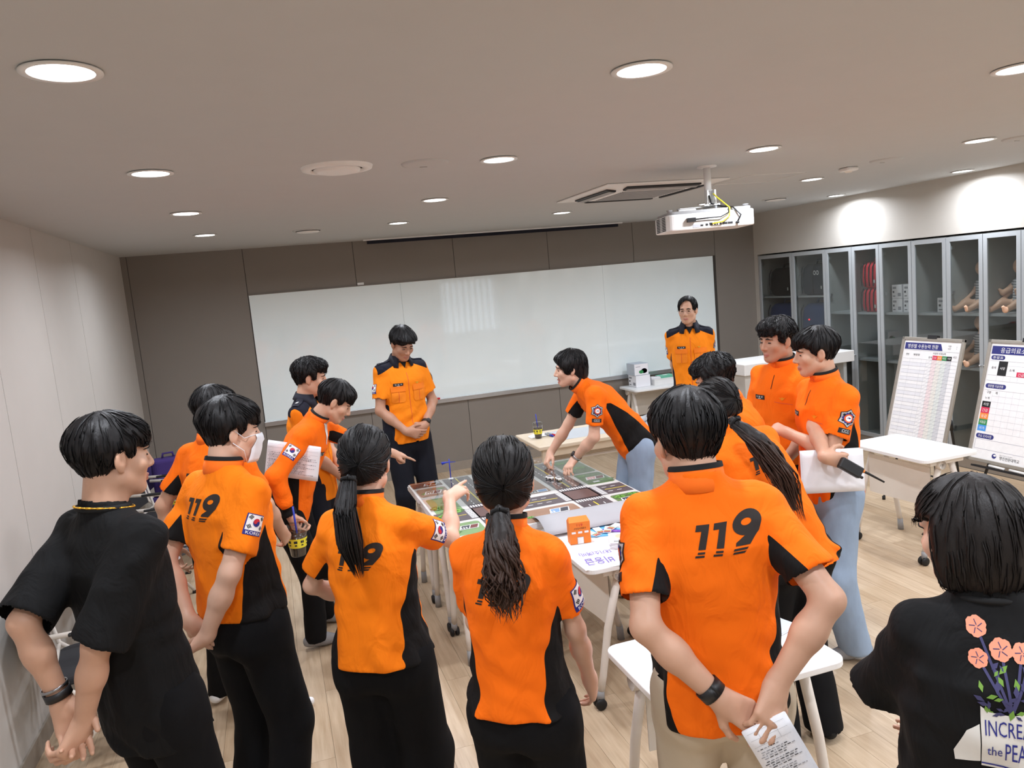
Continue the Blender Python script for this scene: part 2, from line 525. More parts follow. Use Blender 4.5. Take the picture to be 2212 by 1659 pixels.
for nm, lab, x, y, r in (('ceiling_speaker', 'flat round ceiling speaker beside the large air diffuser', .797, 3.66, .115), ('ceiling_vent', 'round ceiling vent near the whiteboard, left side', .408, 6.79, .13),
                        ('ceiling_speaker', 'flat round ceiling speaker at the right edge of view', 4.50, 3.60, .115), ('ceiling_speaker', 'flat round ceiling speaker near the motion sensor', 4.105, 4.27, .105), ('ceiling_vent', 'round ceiling vent right of the projector, by the beige wall', 4.94, 6.58, .13)):
    o = tag(empty(nm, (x, y, ZC)), lab, 'vent' if 'vent' in nm else 'speaker')
    MB().lathe([(r, 0), (r * .97, -.008), (r * .8, -.009)], n=32).build('rim', 'paint_white', o)
    if 'vent' in nm:
        MB().lathe([(r * .8, -.002), (r * .3, -.002)], n=32).build('dark_gap', 'grey_plastic', o)
        MB().lathe([(r * .74, -.014), (r * .68, -.022), (.0001, -.026)], n=32).build('disc', 'white_plastic', o)
    else:
        MB().lathe([(r * .8, -.009), (r * .6, -.012), (.0001, -.013)], n=32).build('grille', 'paint_white', o)
        MB().bx(-.02, .015, r * .3, r * .38, -.0145, -.011).build('badge', 'grey_plastic', o)
o = tag(empty('motion_sensor', (4.045, 4.56, ZC)), 'small white square sensor on the ceiling', 'sensor')
MB().bx(-.05, .05, -.05, .05, -.028, 0).build('housing', 'white_plastic', o, .012)
MB().lathe([(.03, -.028), (.02, -.036), (.0001, -.038)], n=20).build('lens', 'cream_plastic', o)

ac = tag(empty('ceiling_air_conditioner', (2.73, 5.23, ZC)), 'square four-way ceiling air conditioner behind the projector', 'air conditioner')
ow, iw = .475, .27
m = MB()
m.prism([(-ow, -ow), (ow, -ow), (ow, ow), (-ow, ow)], -.012, 0)
m.build('panel', 'white_plastic', ac, .006)
m = MB()
m.add([(-ow + .05, -ow + .05, -.012), (ow - .05, -ow + .05, -.012), (ow - .05, ow - .05, -.012), (-ow + .05, ow - .05, -.012), (-iw, -iw, -.034), (iw, -iw, -.034), (iw, iw, -.034), (-iw, iw, -.034)],
      [(0, 1, 5, 4), (1, 2, 6, 5), (2, 3, 7, 6), (3, 0, 4, 7), (4, 5, 6, 7)])
m.build('cover', 'white_plastic', ac)
for k in range(4):
    R4 = Matrix.Rotation(k * PI / 2, 4, 'Z')
    R5 = R4 @ Matrix.Translation((0, -.36, -.0265)) @ Matrix.Rotation(math.radians(-9), 4, 'X')
    s = MB().box((0, 0, 0), (.58, .07, .012), R5).build('air_slot', 'dark_plastic', ac)
    f_ = MB().box((0, .008, -.009), (.56, .045, .003), R5).build('louvre', 'grey_plastic', s)
g = MB()
for k in range(15): g.bx(-iw + .02, iw - .02, -iw + .03 + k * .0345, -iw + .045 + k * .0345, -.038, -.034)
g.build('intake_grille', 'grey_plastic', ac)
o = MB().bx(3.32, 3.80, 4.70, 4.706, ZC - .002, ZC).bx(3.32, 3.80, 5.15, 5.156, ZC - .002, ZC).bx(3.32, 3.326, 4.70, 5.156, ZC - .002, ZC).bx(3.794, 3.80, 4.70, 5.156, ZC - .002, ZC).build('trim_1', 'white_plastic'); structure(o, 'thin frame of a ceiling access hatch')
o = tag(empty('projection_screen', (2.59, 8.40, ZC)), 'retracted projection screen slot with dark bar at the ceiling edge', 'projection screen')
MB().bx(-1.485, 1.485, -.02, .02, -.045, 0).build('bottom_bar', 'navy_cloth', o)
MB().bx(-1.53, 1.53, -.05, -.02, -.012, 0).build('slot_lip', 'white_plastic', o)

# projector on its ceiling pole
pj = tag(empty('projector', (2.62, 4.2, ZC), math.radians(-16)), 'white projector hanging from the ceiling on a pole', 'projector')
MB().tube([(.04, 0, 0), (.04, 0, -.15)], .022, 16).build('pole', 'white_plastic', pj)
MB().lathe([(.06, 0), (.06, -.008), (.022, -.012)], (.04, 0, 0), 20).build('ceiling_plate', 'white_plastic', pj)
b = MB().box((.03, 0, -.19), (.012, .06, .09)).box((.075, 0, -.19), (.012, .06, .09)).box((.05, .025, -.17), (.05, .01, .06)).box((.05, 0, -.236), (.10, .08, .012)).box((-.02, 0, -.243), (.25, .03, .006)).box((.05, 0, -.243), (.03, .25, .006))
b.build('bracket', 'white_plastic', pj, .002)
for px_, py_ in ((-.15, .0), (.05, .13), (.05, -.11)): MB().tube([(px_, py_, -.24), (px_, py_, -.275)], .008, 8).build('mount_stud', 'grey_plastic', pj)
body = MB().prism(round_rect(.53, .36, .04, 5), -.382, -.286).build('body', 'white_plastic', pj, .008)
MB().prism(round_rect(.50, .33, .03, 4), -.287, -.268).build('base_cover', 'grey_plastic', pj, .004)
MB().box((-.10, .02, -.262), (.11, .09, .03)).build('adjuster_housing', 'white_plastic', pj, .006)
for k, xx in enumerate((-.24, .22)): MB().lathe([(.014, -.288), (.014, -.264), (.018, -.262), (.018, -.256), (.0001, -.256)], (xx, -.14, 0), 12).build('foot', 'grey_plastic', pj)
# side vents on the left face and rear connectors towards the viewer
v = MB()
for r_ in range(9):
    for c_ in range(5): v.bx(-.267, -.2645, -.13 + c_ * .018, -.118 + c_ * .018, -.375 + r_ * .0095, -.369 + r_ * .0095)
    for c_ in range(5): v.bx(-.267, -.2645, .02 + c_ * .018, .032 + c_ * .018, -.375 + r_ * .0095, -.369 + r_ * .0095)
v.build('side_vents', 'dark_plastic', body)
s = MB()
for r_ in range(9): s.bx(-.267, -.2645, -.035, .015, -.375 + r_ * .0095, -.371 + r_ * .0095)
s.build('side_louvres', 'grey_plastic', body)
cn = MB()
for xx, w_, h_ in ((-.06, .016, .010), (-.03, .014, .012), (-.005, .018, .016), (.018, .008, .018), (.032, .008, .018), (.052, .012, .012), (.078, .03, .012), (.11, .03, .012), (.145, .008, .008), (.16, .008, .008)):
    cn.bx(xx - w_ / 2, xx + w_ / 2, -.1825, -.179, -.366, -.366 + h_)
cn.build('ports', 'dark_plastic', body)
MB().bx(-.10, .19, -.1815, -.179, -.337, -.334).bx(.185, .188, -.1815, -.179, -.372, -.337).bx(-.115, -.07, -.1815, -.179, -.372, -.352).build('port_frame', 'paper_grey', body)
MB().tube([(.06, -.035, -.17), (.08, -.06, -.2), (.1, -.12, -.24), (.115, -.165, -.27), (.105, -.19, -.32), (.06, -.2, -.35), (.0, -.19, -.358)], .0045, 8).build('yellow_cable', 'yellow_label', pj)
MB().tube([(.035, -.035, -.18), (.04, -.05, -.23), (.09, -.1, -.255), (.13, -.18, -.27), (.17, -.2, -.32), (.15, -.19, -.36)], .005, 8).tube([(.15, -.2, -.362), (.15, -.17, -.362)], .008, 8).build('video_cable', 'dark_plastic', pj)
MB().tube([(.11, -.16, -.27), (.1, -.195, -.3), (.05, -.2, -.322), (-.02, -.195, -.322), (-.1, -.193, -.325)], .004, 8).box((-.125, -.193, -.326), (.05, .024, .024)).build('power_cable', 'dark_plastic', pj)

# ------------------------------------------------------------------ built-in cabinets along the right wall
edges = [8.408, 7.757, 7.183, 6.775, 6.389, 5.974, 5.574, 5.19, 4.832, 4.44, 4.05]
cab_words = ['at the far corner', 'with the dark logo bag', 'left of the red bags', 'holding the red bags', 'holding the stacked white boxes', 'with one white box', 'with a single sitting infant manikin', 'with two infant manikins', 'right of the infant manikins', 'nearest the viewer']
CT, CD = 2.15, .48
for k, (a, b) in enumerate(zip(edges[:-1], edges[1:])):
    w = a - b
    c = tag(empty('cabinet', (XR, (a + b) / 2, 0)), 'tall glass-door cabinet ' + cab_words[k], 'cabinet', 'built-in glass-door cabinets')
    m = MB()
    h = w / 2
    m.bx(.03, CD, -h, -h + .018, .1, CT).bx(.03, CD, h - .018, h, .1, CT).bx(CD - .012, CD, -h, h, .1, CT).bx(.03, CD, -h, h, CT - .02, CT).bx(.03, CD, -h, h, .1, .12)
    m.build('carcass', 'cabinet_inside', c)
    MB().bx(.01, CD, -h, h, 0, .1).build('plinth', 'baseboard', c)
    for zz in ((1.43, .93) if k > 1 else (1.62, 1.1)): MB().bx(.035, CD - .012, -h + .018, h - .018, zz - .01, zz + .012).build('shelf', 'cabinet_frame', c)
    d = MB(); fw = .042
    d.bx(0, .022, -h + .003, -h + fw, .105, CT - .005).bx(0, .022, h - fw, h - .003, .105, CT - .005).bx(0, .022, -h + fw, h - fw, CT - .005 - fw, CT - .005).bx(0, .022, -h + fw, h - fw, .105, .105 + fw)
    do = d.build('door', 'cabinet_frame', c)
    MB().bx(.009, .013, -h + fw, h - fw, .105 + fw, CT - .005 - fw).build('door_glass', 'cabinet_glass', do)
    sgn = -1 if k % 2 else 1
    MB().lathe([(.004, 0), (.004, .012), (.010, .016), (.010, .024), (.0001, .026)], n=12, M=Matrix.Translation((0, -sgn * (h - .024), .98)) @ Matrix.Rotation(-PI / 2, 4, 'Y')).build('knob', 'aluminium', do)
    for zz in (.35, 1.62, 2.03): MB().bx(.022, .05, sgn * (h - .05), sgn * (h - .02), zz, zz + .03).build('hinge', 'aluminium', do)

def box_thing(name, label, cat, x0, x1, y0, y1, z0, z1, mat, group=None, prints=None):
    o = tag(empty(name, ((x0 + x1) / 2, (y0 + y1) / 2, z0)), label, cat, group)
    a, b, h = (x1 - x0) / 2, (y1 - y0) / 2, z1 - z0
    MB().bx(-a, a, -b, b, 0, h).build('carton', mat, o, .003)
    MB().bx(-a * .99, a * .99, -.004, .004, h, h + .0012).build('lid_seam', 'paper_grey', o)
    p = Print((-a - .0005, 0, h / 2), (0, -1, 0), (0, 0, 1))
    p.rect(-b * .8, -b * .1, h * .2, h * .35, 'ink_light'); p.rect(-b * .8, -b * .5, -h * .1, h * .05, 'ink'); p.rect(b * .2, b * .8, -h * .35, -h * .1, 'ink_light'); p.rect(-b * .8, -b * .3, -h * .35, -h * .3, 'ink')
    p.build('printed_label', o)
    return o
# white boxes
cx = XR + .2
box_thing('carton', 'white carton on the cabinet shelf, top of the left pair', 'box', cx - .1, cx + .1, 6.20, 6.33, 1.582, 1.72, 'paper', 'white cartons in the cabinet')
box_thing('carton', 'white carton on the cabinet shelf, bottom of the left pair', 'box', cx - .1, cx + .1, 6.20, 6.33, 1.443, 1.58, 'paper', 'white cartons in the cabinet')
box_thing('carton', 'white carton on the cabinet shelf, top of the right pair', 'box', cx - .1, cx + .1, 6.05, 6.18, 1.582, 1.72, 'paper', 'white cartons in the cabinet')
box_thing('carton', 'white carton on the cabinet shelf, bottom of the right pair', 'box', cx - .1, cx + .1, 6.05, 6.18, 1.443, 1.58, 'paper', 'white cartons in the cabinet')
box_thing('carton', 'single low white carton left of the sitting infant manikin', 'box', cx - .08, cx + .1, 5.62, 5.79, 1.443, 1.58, 'paper')
# red bags
plain('red_cloth', (205, 30, 50), 0.7, var=0.2, scale=60, bump=0.3)
def bag(name, label, c, size, mat, trim, n=5, group=None, handle=True):
    o = tag(empty(name, c), label, 'bag', group)
    sx, sy, sz = size
    rows = []
    MBb = MB()
    # soft body: rounded superellipse rings
    nn = 24
    prof = [(0, .80), (.06, .95), (.25, 1.02), (.6, 1.0), (.88, .93), (1.0, .72)]
    vs_ = []; fs = []
    for i, (hz, sc) in enumerate(prof):
        for k in range(nn):
            a_ = 2 * PI * k / nn; ca, sa = math.cos(a_), math.sin(a_)
            e = .45
            vs_.append((math.copysign(abs(ca) ** e, ca) * sx / 2 * sc, math.copysign(abs(sa) ** e, sa) * sy / 2 * sc, hz * sz))
    for i in range(len(prof) - 1):
        for k in range(nn): fs.append((i * nn + k, i * nn + (k + 1) % nn, (i + 1) * nn + (k + 1) % nn, (i + 1) * nn + k))
    fs.append(tuple(range((len(prof) - 1) * nn, len(prof) * nn))); fs.append(tuple(reversed(range(nn))))
    MBb.add(vs_, fs, True).build('body', mat, o)
    st = MB()
    for k in range(n):
        yy = (k - (n - 1) / 2) * sy * .8 / max(1, n - 1)
        st.tube([(-sx * .42, yy, sz * .97), (-sx * .515, yy, sz * .8), (-sx * .53, yy * 1.02, sz * .4), (-sx * .5, yy, sz * .06)], .006, 6)
    st.build('piping', trim, o)
    if handle: MB().tube([(-.02, -sy * .2, sz * .98), (-.02, -sy * .15, sz * 1.12), (-.02, sy * .15, sz * 1.12), (-.02, sy * .2, sz * .98)], .012, 8).build('handle', mat, o)
    MB().box((-sx * .535, -sy * .3, sz * .25), (.008, .012, .035)).build('zip_pull', 'white_plastic', o)
    return o
bag('kit_bag', 'red ribbed kit bag on the cabinet shelf, upper of two', (cx, 6.58, 1.70), (.3, .27, .27), 'red_cloth', 'black_cloth', 5, 'red kit bags in the cabinet')
bag('kit_bag', 'red ribbed kit bag on the cabinet shelf, lower of two', (cx, 6.58, 1.443), (.3, .28, .255), 'red_cloth', 'black_cloth', 5, 'red kit bags in the cabinet', False)
o = bag('kit_bag', 'dark navy bag with white ring logo in the cabinet', (cx, 7.45, 1.633), (.3, .48, .36), 'navy_cloth', 'black_cloth', 3)
p = Print((-.163, -.06, .26), (0, -1, 0), (0, 0, 1))
for q, sc in ((-.02, 1), (.03, 1)):
    p.disc(q, 0, .022, .026, 'white_print', 1); p.disc(q, 0, .014, .017, 'navy_cloth', 2)
p.build('ring_logo', o)
bag('kit_bag', 'plain black bag slumped in the far corner cabinet', (cx, 8.05, 1.633), (.3, .5, .34), 'black_cloth', 'navy_cloth', 2)
plain('blue_cloth', (36, 58, 110), 0.75, var=0.2, scale=40, bump=0.2)
o = bag('equipment_case', 'blue padded case on the middle shelf of the corner cabinet', (cx, 8.05, 1.113), (.34, .56, .42), 'blue_cloth', 'navy_cloth', 2, 'blue equipment cases')
o = bag('equipment_case', 'blue padded case with a tiny red light in the cabinet', (cx, 7.45, 1.113), (.34, .5, .42), 'blue_cloth', 'navy_cloth', 2, 'blue equipment cases')
emitter('red_led', (255, 30, 30), 4.0)
MB().lathe([(.008, 0), (.006, .006), (.0001, .008)], n=10, M=Matrix.Translation((-.185, .05, .24)) @ Matrix.Rotation(-PI / 2, 4, 'Y')).build('red_light', 'red_led', o)

# ------------------------------------------------------------------ flip-top desks
def make_desk(w=.70, d=.47, h=.72, panel=True):
    t_ = empty('flip_top_desk')
    MB().prism(round_rect(w, d, .05, 6), h - .025, h).build('desk_top', 'desk_top', t_, .004)
    MB().tube([(-w / 2 + .07, 0, h - .06), (w / 2 - .07, 0, h - .06)], .02, 12).build('beam', 'desk_leg', t_)
    for s in (-1, 1):
        x = s * (w / 2 - .06)
        br = MB().box((x, 0, h - .045), (.035, .28, .035)).build('bracket', 'desk_leg', t_, .006)
        MB().lathe([(.028, -.02), (.03, -.018), (.03, .018), (.028, .02)], n=16, M=Matrix.Translation((x + s * .02, .06, h - .06)) @ Matrix.Rotation(PI / 2, 4, 'Y')).build('pivot_knob', 'desk_leg', br)
        for q in (-1, 1):
            leg = MB().tube([(x, q * .05, h - .06), (x + s * .005, q * .13, h * .55), (x + s * .008, q * (d / 2 - .06), .16), (x + s * .01, q * (d / 2 - .04), .075)], [.02, .019, .018, .017], 12).build('leg', 'desk_leg', t_)
            if q > 0:
                MB().tube([(x + s * .01, q * (d / 2 - .04), .09), (x + s * .01, q * (d / 2 - .037), .04)], .019, 12).build('caster_stem', 'grey_plastic', leg)
                for e in (-1, 1):
                    MB().lathe([(.0001, -.011), (.022, -.011), (.028, -.006), (.028, .006), (.022, .011), (.0001, .011)], n=18, M=Matrix.Translation((x + s * .01 + e * .016, q * (d / 2 - .032), .028)) @ Matrix.Rotation(PI / 2, 4, 'Y')).build('caster_wheel', 'black_rubber', leg)
            else:
                MB().tube([(x + s * .01, q * (d / 2 - .042), .085), (x + s * .01, q * (d / 2 - .036), .0)], [.0195, .021], 12).build('foot_cap', 'grey_plastic', leg)
    if panel:
        rows = [[(xx, .10 + .012 * math.sin(xx * 9), zz) for xx in np.linspace(-w / 2 + .09, w / 2 - .09, 9)] for zz in np.linspace(h - .08, h - .36, 6)]
        rows2 = [[(p_[0], p_[1] + .004, p_[2]) for p_ in r_] for r_ in rows]
        MB().sheet(rows).sheet([list(reversed(r_)) for r_ in rows2]).build('modesty_panel', 'cream_plastic', t_)
    return t_
protos = {}
def place_desk(x, y, rz, label, w=.70, group='white flip-top desks'):
    if w not in protos: o = protos[w] = make_desk(w)
    else: o = copy_tree(protos[w])
    o.location = (x, y, 0); o.rotation_euler = (0, 0, math.radians(rz)); tag(o, label, 'desk', group)
    return o
place_desk(4.11, 4.13, 90, 'empty white flip-top desk standing before the easel boards')
place_desk(1.375, 2.245, 0, 'empty white flip-top desk in front of the man in beige trousers')
place_desk(1.50, 3.53, 90, 'white desk carrying the orange paper sign and cards')
place_desk(1.98, 3.53, 90, 'white desk joined to the right of the card desk')
rown = ['nearest the viewer', 'in the middle', 'nearest the whiteboard']
for i in range(3):
    for j in range(2):
        place_desk(.78 + .315 + j * .625, 4.14 + i * .475, 180 if i else 0, 'white desk under the street map, %s column, %s' % (('left', 'right')[j], rown[i]), .62)
place_desk(4.30, 8.20, 0, 'white desk with cartons against the whiteboard wall')

# ------------------------------------------------------------------ street map on the joined desks
MX, MY, MW, MD, MZ = .78, 3.90, 1.25, 1.31, .75
plain('map_asphalt', (84, 76, 80), 0.45, var=0.06, scale=12)
plain('map_plaza', (96, 70, 66), 0.45, var=0.06, scale=12)
plain('map_grass', (96, 122, 74), 0.45, var=0.18, scale=14)
plain('map_grass_light', (120, 152, 100), 0.45, var=0.15, scale=14)
plain('map_earth', (150, 116, 94), 0.45, var=0.1, scale=14)
plain('map_tree', (112, 170, 70), 0.45, var=0.15, scale=40)
plain('map_tree_dark', (70, 104, 52), 0.45)
plain('map_kerb', (206, 204, 200), 0.45)
plain('map_yellow', (226, 206, 60), 0.45)
mp_ = tag(empty('street_map', (MX, MY, MZ)), 'printed street map with roads and lots spread over the joined desks', 'map')
MB().bx(0, MW, 0, MD, -.03, -.001).build('map_board', 'paper', mp_, .002)
p = Print((0, 0, 0), (1, 0, 0), (0, 1, 0), .0004)
p.rect(0, MW, 0, MD, 'map_kerb', 0)
# lots
def lot(u0, u1, v0, v1, mat, r=.025, lv=1):
    pts = [((u0 + u1) / 2 + a, (v0 + v1) / 2 + b) for a, b in round_rect(u1 - u0, v1 - v0, r, 4)]
    p.poly(pts, mat, lv)
def tree(u, v, s):
    for k in range(6):
        a = k * 1.05
        p.disc(u + s * .55 * math.cos(a), v + s * .4 * math.sin(a), s * .42, s * .32, 'map_tree_dark', 3, 10)
    for k in range(5):
        a = k * 1.26 + .5
        p.disc(u + s * .4 * math.cos(a), v + s * .3 * math.sin(a), s * .34, s * .26, 'map_tree', 4, 10)
lot(.46, .80, .57, 1.28, 'map_earth'); lot(1.05, 1.24, .86, 1.29, 'map_grass'); lot(1.05, 1.24, .55, .83, 'map_grass')
lot(1.05, 1.24, .02, .25, 'map_grass'); lot(.44, .81, .02, .25, 'map_earth'); lot(.02, .22, .92, 1.13, 'map_earth'); lot(.03, .20, .38, .85, 'map_grass_light'); lot(.02, .22, .03, .25, 'map_grass_light')
lot(.01, .22, 1.17, 1.30, 'map_plaza', .01)
# roads
p.rect(.83, 1.02, .02, MD - .01, 'map_asphalt', 2)        # street going back
p.rect(.24, .43, .02, MD - .01, 'map_asphalt', 2)
p.rect(.01, MW - .01, .29, .50, 'map_asphalt', 2)         # cross street
p.rect(.84, 1.01, .30, .49, 'map_plaza', 3); p.rect(.25, .42, .30, .49, 'map_plaza', 3)
for u in (.835, .925 - .0, 1.015):
    pass
for cxr in (.925, .335):
    for (v0, v1) in ((.58, 1.29), (.02, .2)):
        p.rect(cxr - .004, cxr + .004, v0, v1, 'map_yellow', 3)
        n = int((v1 - v0) / .055)
        for k in range(n):
            for du in (-.048, .048): p.rect(cxr + du - .003, cxr + du + .003, v0 + k * .055, v0 + k * .055 + .03, 'white_print', 3)
for (u0, u1) in ((1.09, 1.24), (.5, .77), (.02, .19)):
    p.rect(u0, u1, .391, .399, 'map_yellow', 3)
    n = int((u1 - u0) / .06)
    for k in range(n):
        for dv in (-.05, .05): p.rect(u0 + k * .06, u0 + k * .06 + .032, .395 + dv - .003, .395 + dv + .003, 'white_print', 3)
for cxr in (.925, .335):
    for k in range(11):
        u = cxr - .085 + k * .0165
        p.rect(u, u + .009, .515, .555, 'white_print', 3); p.rect(u, u + .009, .235, .275, 'white_print', 3)
    for k in range(11):
        v = .305 + k * .0175
        p.rect(cxr - .135, cxr - .095, v, v + .0095, 'white_print', 3); p.rect(cxr + .105, cxr + .145, v, v + .0095, 'white_print', 3)
for u, v, s in ((1.10, 1.2, .05), (1.17, 1.0, .06), (1.09, .93, .04), (1.2, .62, .06), (1.09, .78, .04), (1.1, .2, .05), (1.19, .22, .04), (.56, .75, .05), (.62, 1.1, .05), (.5, .12, .03), (.08, .62, .07), (.13, .5, .08), (.07, .44, .06), (.15, .72, .05), (.05, .1, .04), (.07, 1.0, .04), (.18, 1.08, .03)): tree(u, v, s)
def house(u, v, w, d, wall, roof, n=3, sk=.3):
    a = [(u, v), (u + w, v), (u + w + d * sk, v + d), (u + d * sk, v + d)]
    p.poly(a, 'white_print', 5)
    p.poly([(u + .006, v + .006), (u + w * .5, v + .006), (u + w * .5 + d * sk, v + d - .006), (u + d * sk + .006, v + d - .006)], wall, 6)
    p.poly([(u + w * .55, v + .006), (u + w - .006, v + .006), (u + w + d * sk - .006, v + d - .006), (u + w * .55 + d * sk, v + d - .006)], roof, 6)
    for k in range(n): p.rect(u + .012 + k * w * .14, u + .012 + k * w * .14 + w * .07, v + .012, v + d * .5, 'white_print', 7)
plain('map_brick', (110, 50, 46), 0.45); plain('map_pink', (226, 160, 156), 0.45); plain('map_blue', (120, 156, 200), 0.45); plain('map_slate', (52, 56, 66), 0.45)
house(1.08, .66, .13, .07, 'map_pink', 'map_brick'); house(1.07, .10, .12, .07, 'map_slate', 'map_blue', 2); house(.62, .12, .12, .08, 'map_blue', 'map_slate', 2); house(.64, .58, .14, .06, 'map_slate', 'map_blue', 4, .1)
house(.05, .97, .11, .08, 'map_earth', 'map_brick'); house(.08, .12, .11, .07, 'map_slate', 'map_brick'); house(.09, 1.2, .09, .06, 'map_brick', 'map_slate', 2)
p.rect(1.10, 1.145, .585, .61, 'white_print', 6); p.rect(.15, .21, 1.22, 1.29, 'paper_grey', 6)
p.build('map_print', mp_)
ov = MB().bx(.01, MW - .01, .56, MD - .004, .004, .007).build('acrylic_sheet', 'clear_plastic', mp_)
# curled grey end sheet of the map
rows = []
for k in range(9):
    a = k / 8
    rows.append([(.50 + .72 * q - .02 * a, .10 - .30 * a, .006 + .03 * math.sin(a * PI) * (1 - .2 * q) - .018 * a * a) for q in np.linspace(0, 1, 7)])
gs = tag(MB().sheet(rows).build('grey_sheet', 'paper_grey'), 'plain grey sheet curling off the front edge of the map', 'sheet'); gs.location = (MX, MY, MZ)
md = gs.modifiers.new('thick', 'SOLIDIFY'); md.thickness = .0015

# things on the card desk
DZ = .72
o = tag(empty('paper_sign', (1.39, 3.57, DZ + .002), math.radians(-8)), 'orange folded card sign shaped like a first-aid post', 'sign')
MB().prism([(-.055, -.028), (.055, -.028), (.055, .028), (-.055, .028)], 0, .115).build('sign_body', 'orange_card', o)
MB().add([(-.055, -.028, .115), (.055, -.028, .115), (.055, .028, .115), (-.055, .028, .115), (-.048, .012, .135), (.048, .012, .135)], [(0, 1, 5, 4), (2, 3, 4, 5), (1, 2, 5), (3, 0, 4)]).build('sign_roof', 'orange_card', o)
p = Print((0, -.0285, 0), (1, 0, 0), (0, 0, 1), .0006)
p.text('119', 0, .10, .03, .014, 'red_print'); p.text('소방임시의료소', 0, .082, .066, .011, 'black_print')
for k in (-.034, 0, .034): p.rect(k - .011, k + .011, .055, .066, 'white_print')
p.rect(-.017, .017, .0, .036, 'paper_grey'); p.rect(-.015, .015, .0, .034, 'white_print', 2)
p.build('sign_print', o)
o = tag(empty('handwritten_sheet', (1.385, 3.33, DZ + .001), math.radians(-7)), 'white sheet with purple handwriting on the card desk', 'paper')
rows = [[(u, v, .001 + (.012 * max(0, -v - .06) * -2 if v < -.06 else 0)) for u in np.linspace(-.105, .105, 5)] for v in np.linspace(-.148, .148, 8)]
MB().sheet(rows).build('sheet', 'paper', o)
p = Print((0, 0, .0025), (-1, 0, 0), (0, -1, 0), .0006)
p.text('비응급', .01, .06, .14, .085, 'ink_purple'); p.text('대기소(예비)', .0, -.05, .16, .06, 'ink_purple')
p.build('handwriting', o)
for k in range(5):
    o = tag(empty('casualty_card', (1.555, 3.43, DZ + .001 + k * .0075), math.radians(-20 + (k * 37 % 11) - 5)), 'white picture card, %s of the stack by the handwritten sheet' % ('lowest', 'second from the bottom', 'middle one', 'second from the top', 'topmost')[k], 'card', 'stack of picture cards')
    MB().bx(-.055, .055, -.075, .075, 0, .0065).build('card', 'paper', o, .002)
    p = Print((0, 0, .0067), (1, 0, 0), (0, 1, 0), .0004); plain('skin_print', (232, 190, 160), 0.7)
    p.rect(-.05, .05, -.07, .07, 'white_print', 0); p.disc(0, .02, .022, .03, 'skin_print'); p.rect(-.035, .02, -.06, -.052, 'ink'); p.rect(-.035, 0, -.045, -.04, 'ink_light'); p.rect(.02, .04, .045, .06, 'ink_light')
    p.build('card_print', o)
def pen(name, label, a, b, r, mat, capmat, cat='pen'):
    o = tag(empty(name, (a[0], a[1], a[2])), label, cat)
    a, b = Vector(a), Vector(b); d = b - a
    MB().tube([(0, 0, 0), d * .62], r, 10).build('barrel', mat, o)
    MB().tube([d * .60, d * .93, d], [r * 1.12, r * 1.1, r * .5], 10).build('cap', capmat, o)
    return o
plain('purple_plastic', (150, 90, 200), 0.4); plain('sky_plastic', (110, 190, 235), 0.4)
pen('pen', 'purple pen lying behind the card stack', (1.56, 3.66, DZ + .008), (1.67, 3.56, DZ + .008), .006, 'purple_plastic', 'purple_plastic')
pen('pen', 'light blue pen lying beside the purple pen', (1.60, 3.66, DZ + .008), (1.71, 3.57, DZ + .008), .006, 'sky_plastic', 'sky_plastic')
o = tag(MB().prism(round_rect(.16, .24, .01), 0, .008).build('clipboard', 'sky_plastic'), 'light blue clear folder under the loose tags', 'folder'); o.location = (1.52, 3.71, DZ + .001); o.rotation_euler = (0, 0, math.radians(-15))
for k in range(4):
    o = tag(empty('triage_tag', (1.49 + k * .045, 3.63 + .02 * (k % 2), DZ + .010 + k * .003), math.radians(20 - 25 * k)), 'small striped paper tag on the blue folder, %s' % ('leftmost', 'second from left', 'third from left', 'rightmost')[k], 'tag', 'paper tags on the folder')
    MB().bx(-.02, .02, -.05, .05, 0, .002).build('tag_card', 'paper', o)
    p = Print((0, 0, .0022), (1, 0, 0), (0, 1, 0), .0003)
    for q, mm_ in enumerate(('black_print', 'red_print', 'orange_print', 'green_print')): p.rect(-.018, .018, -.048 + q * .009, -.041 + q * .009, mm_)
    p.build('tag_print', o)
o = tag(empty('wind_marker', (1.085, 5.19, MZ)), 'thin dark blue stick with a crosspiece standing on the map', 'marker')
MB().tube([(0, 0, 0), (0, 0, .145)], .004, 8).build('stick', 'straw_blue', o)
MB().tube([(-.055, 0, .12), (-.02, 0, .124), (.045, .0, .118)], [.012, .005, .002], 8).build('crosspiece', 'straw_blue', o)
MB().lathe([(.02, 0), (.02, .006), (.004, .008)], n=14).build('base', 'white_plastic', o)
# small cars on the map by the leaning man's hand
for k, (u, v) in enumerate(((1.70, 4.66), (1.66, 4.72))):
    o = tag(empty('toy_car', (u, v, MZ + .008), .4 * k), 'tiny white model car on the map, %s the watch hand' % ('under', 'just left of')[k], 'toy car', 'model cars on the map')
    MB().bx(-.014, .014, -.03, .03, .005, .018).build('car_body', 'white_plastic', o, .004)
    MB().bx(-.011, .011, -.016, .014, .018, .028).build('car_cabin', 'grey_plastic', o, .003)
    for sx in (-1, 1):
        for sy in (-1, 1): MB().lathe([(.0001, -.003), (.006, -.003), (.006, .003), (.0001, .003)], n=10, M=Matrix.Translation((sx * .013, sy * .018, .006)) @ Matrix.Rotation(PI / 2, 4, 'Y')).build('wheel', 'black_rubber', o)

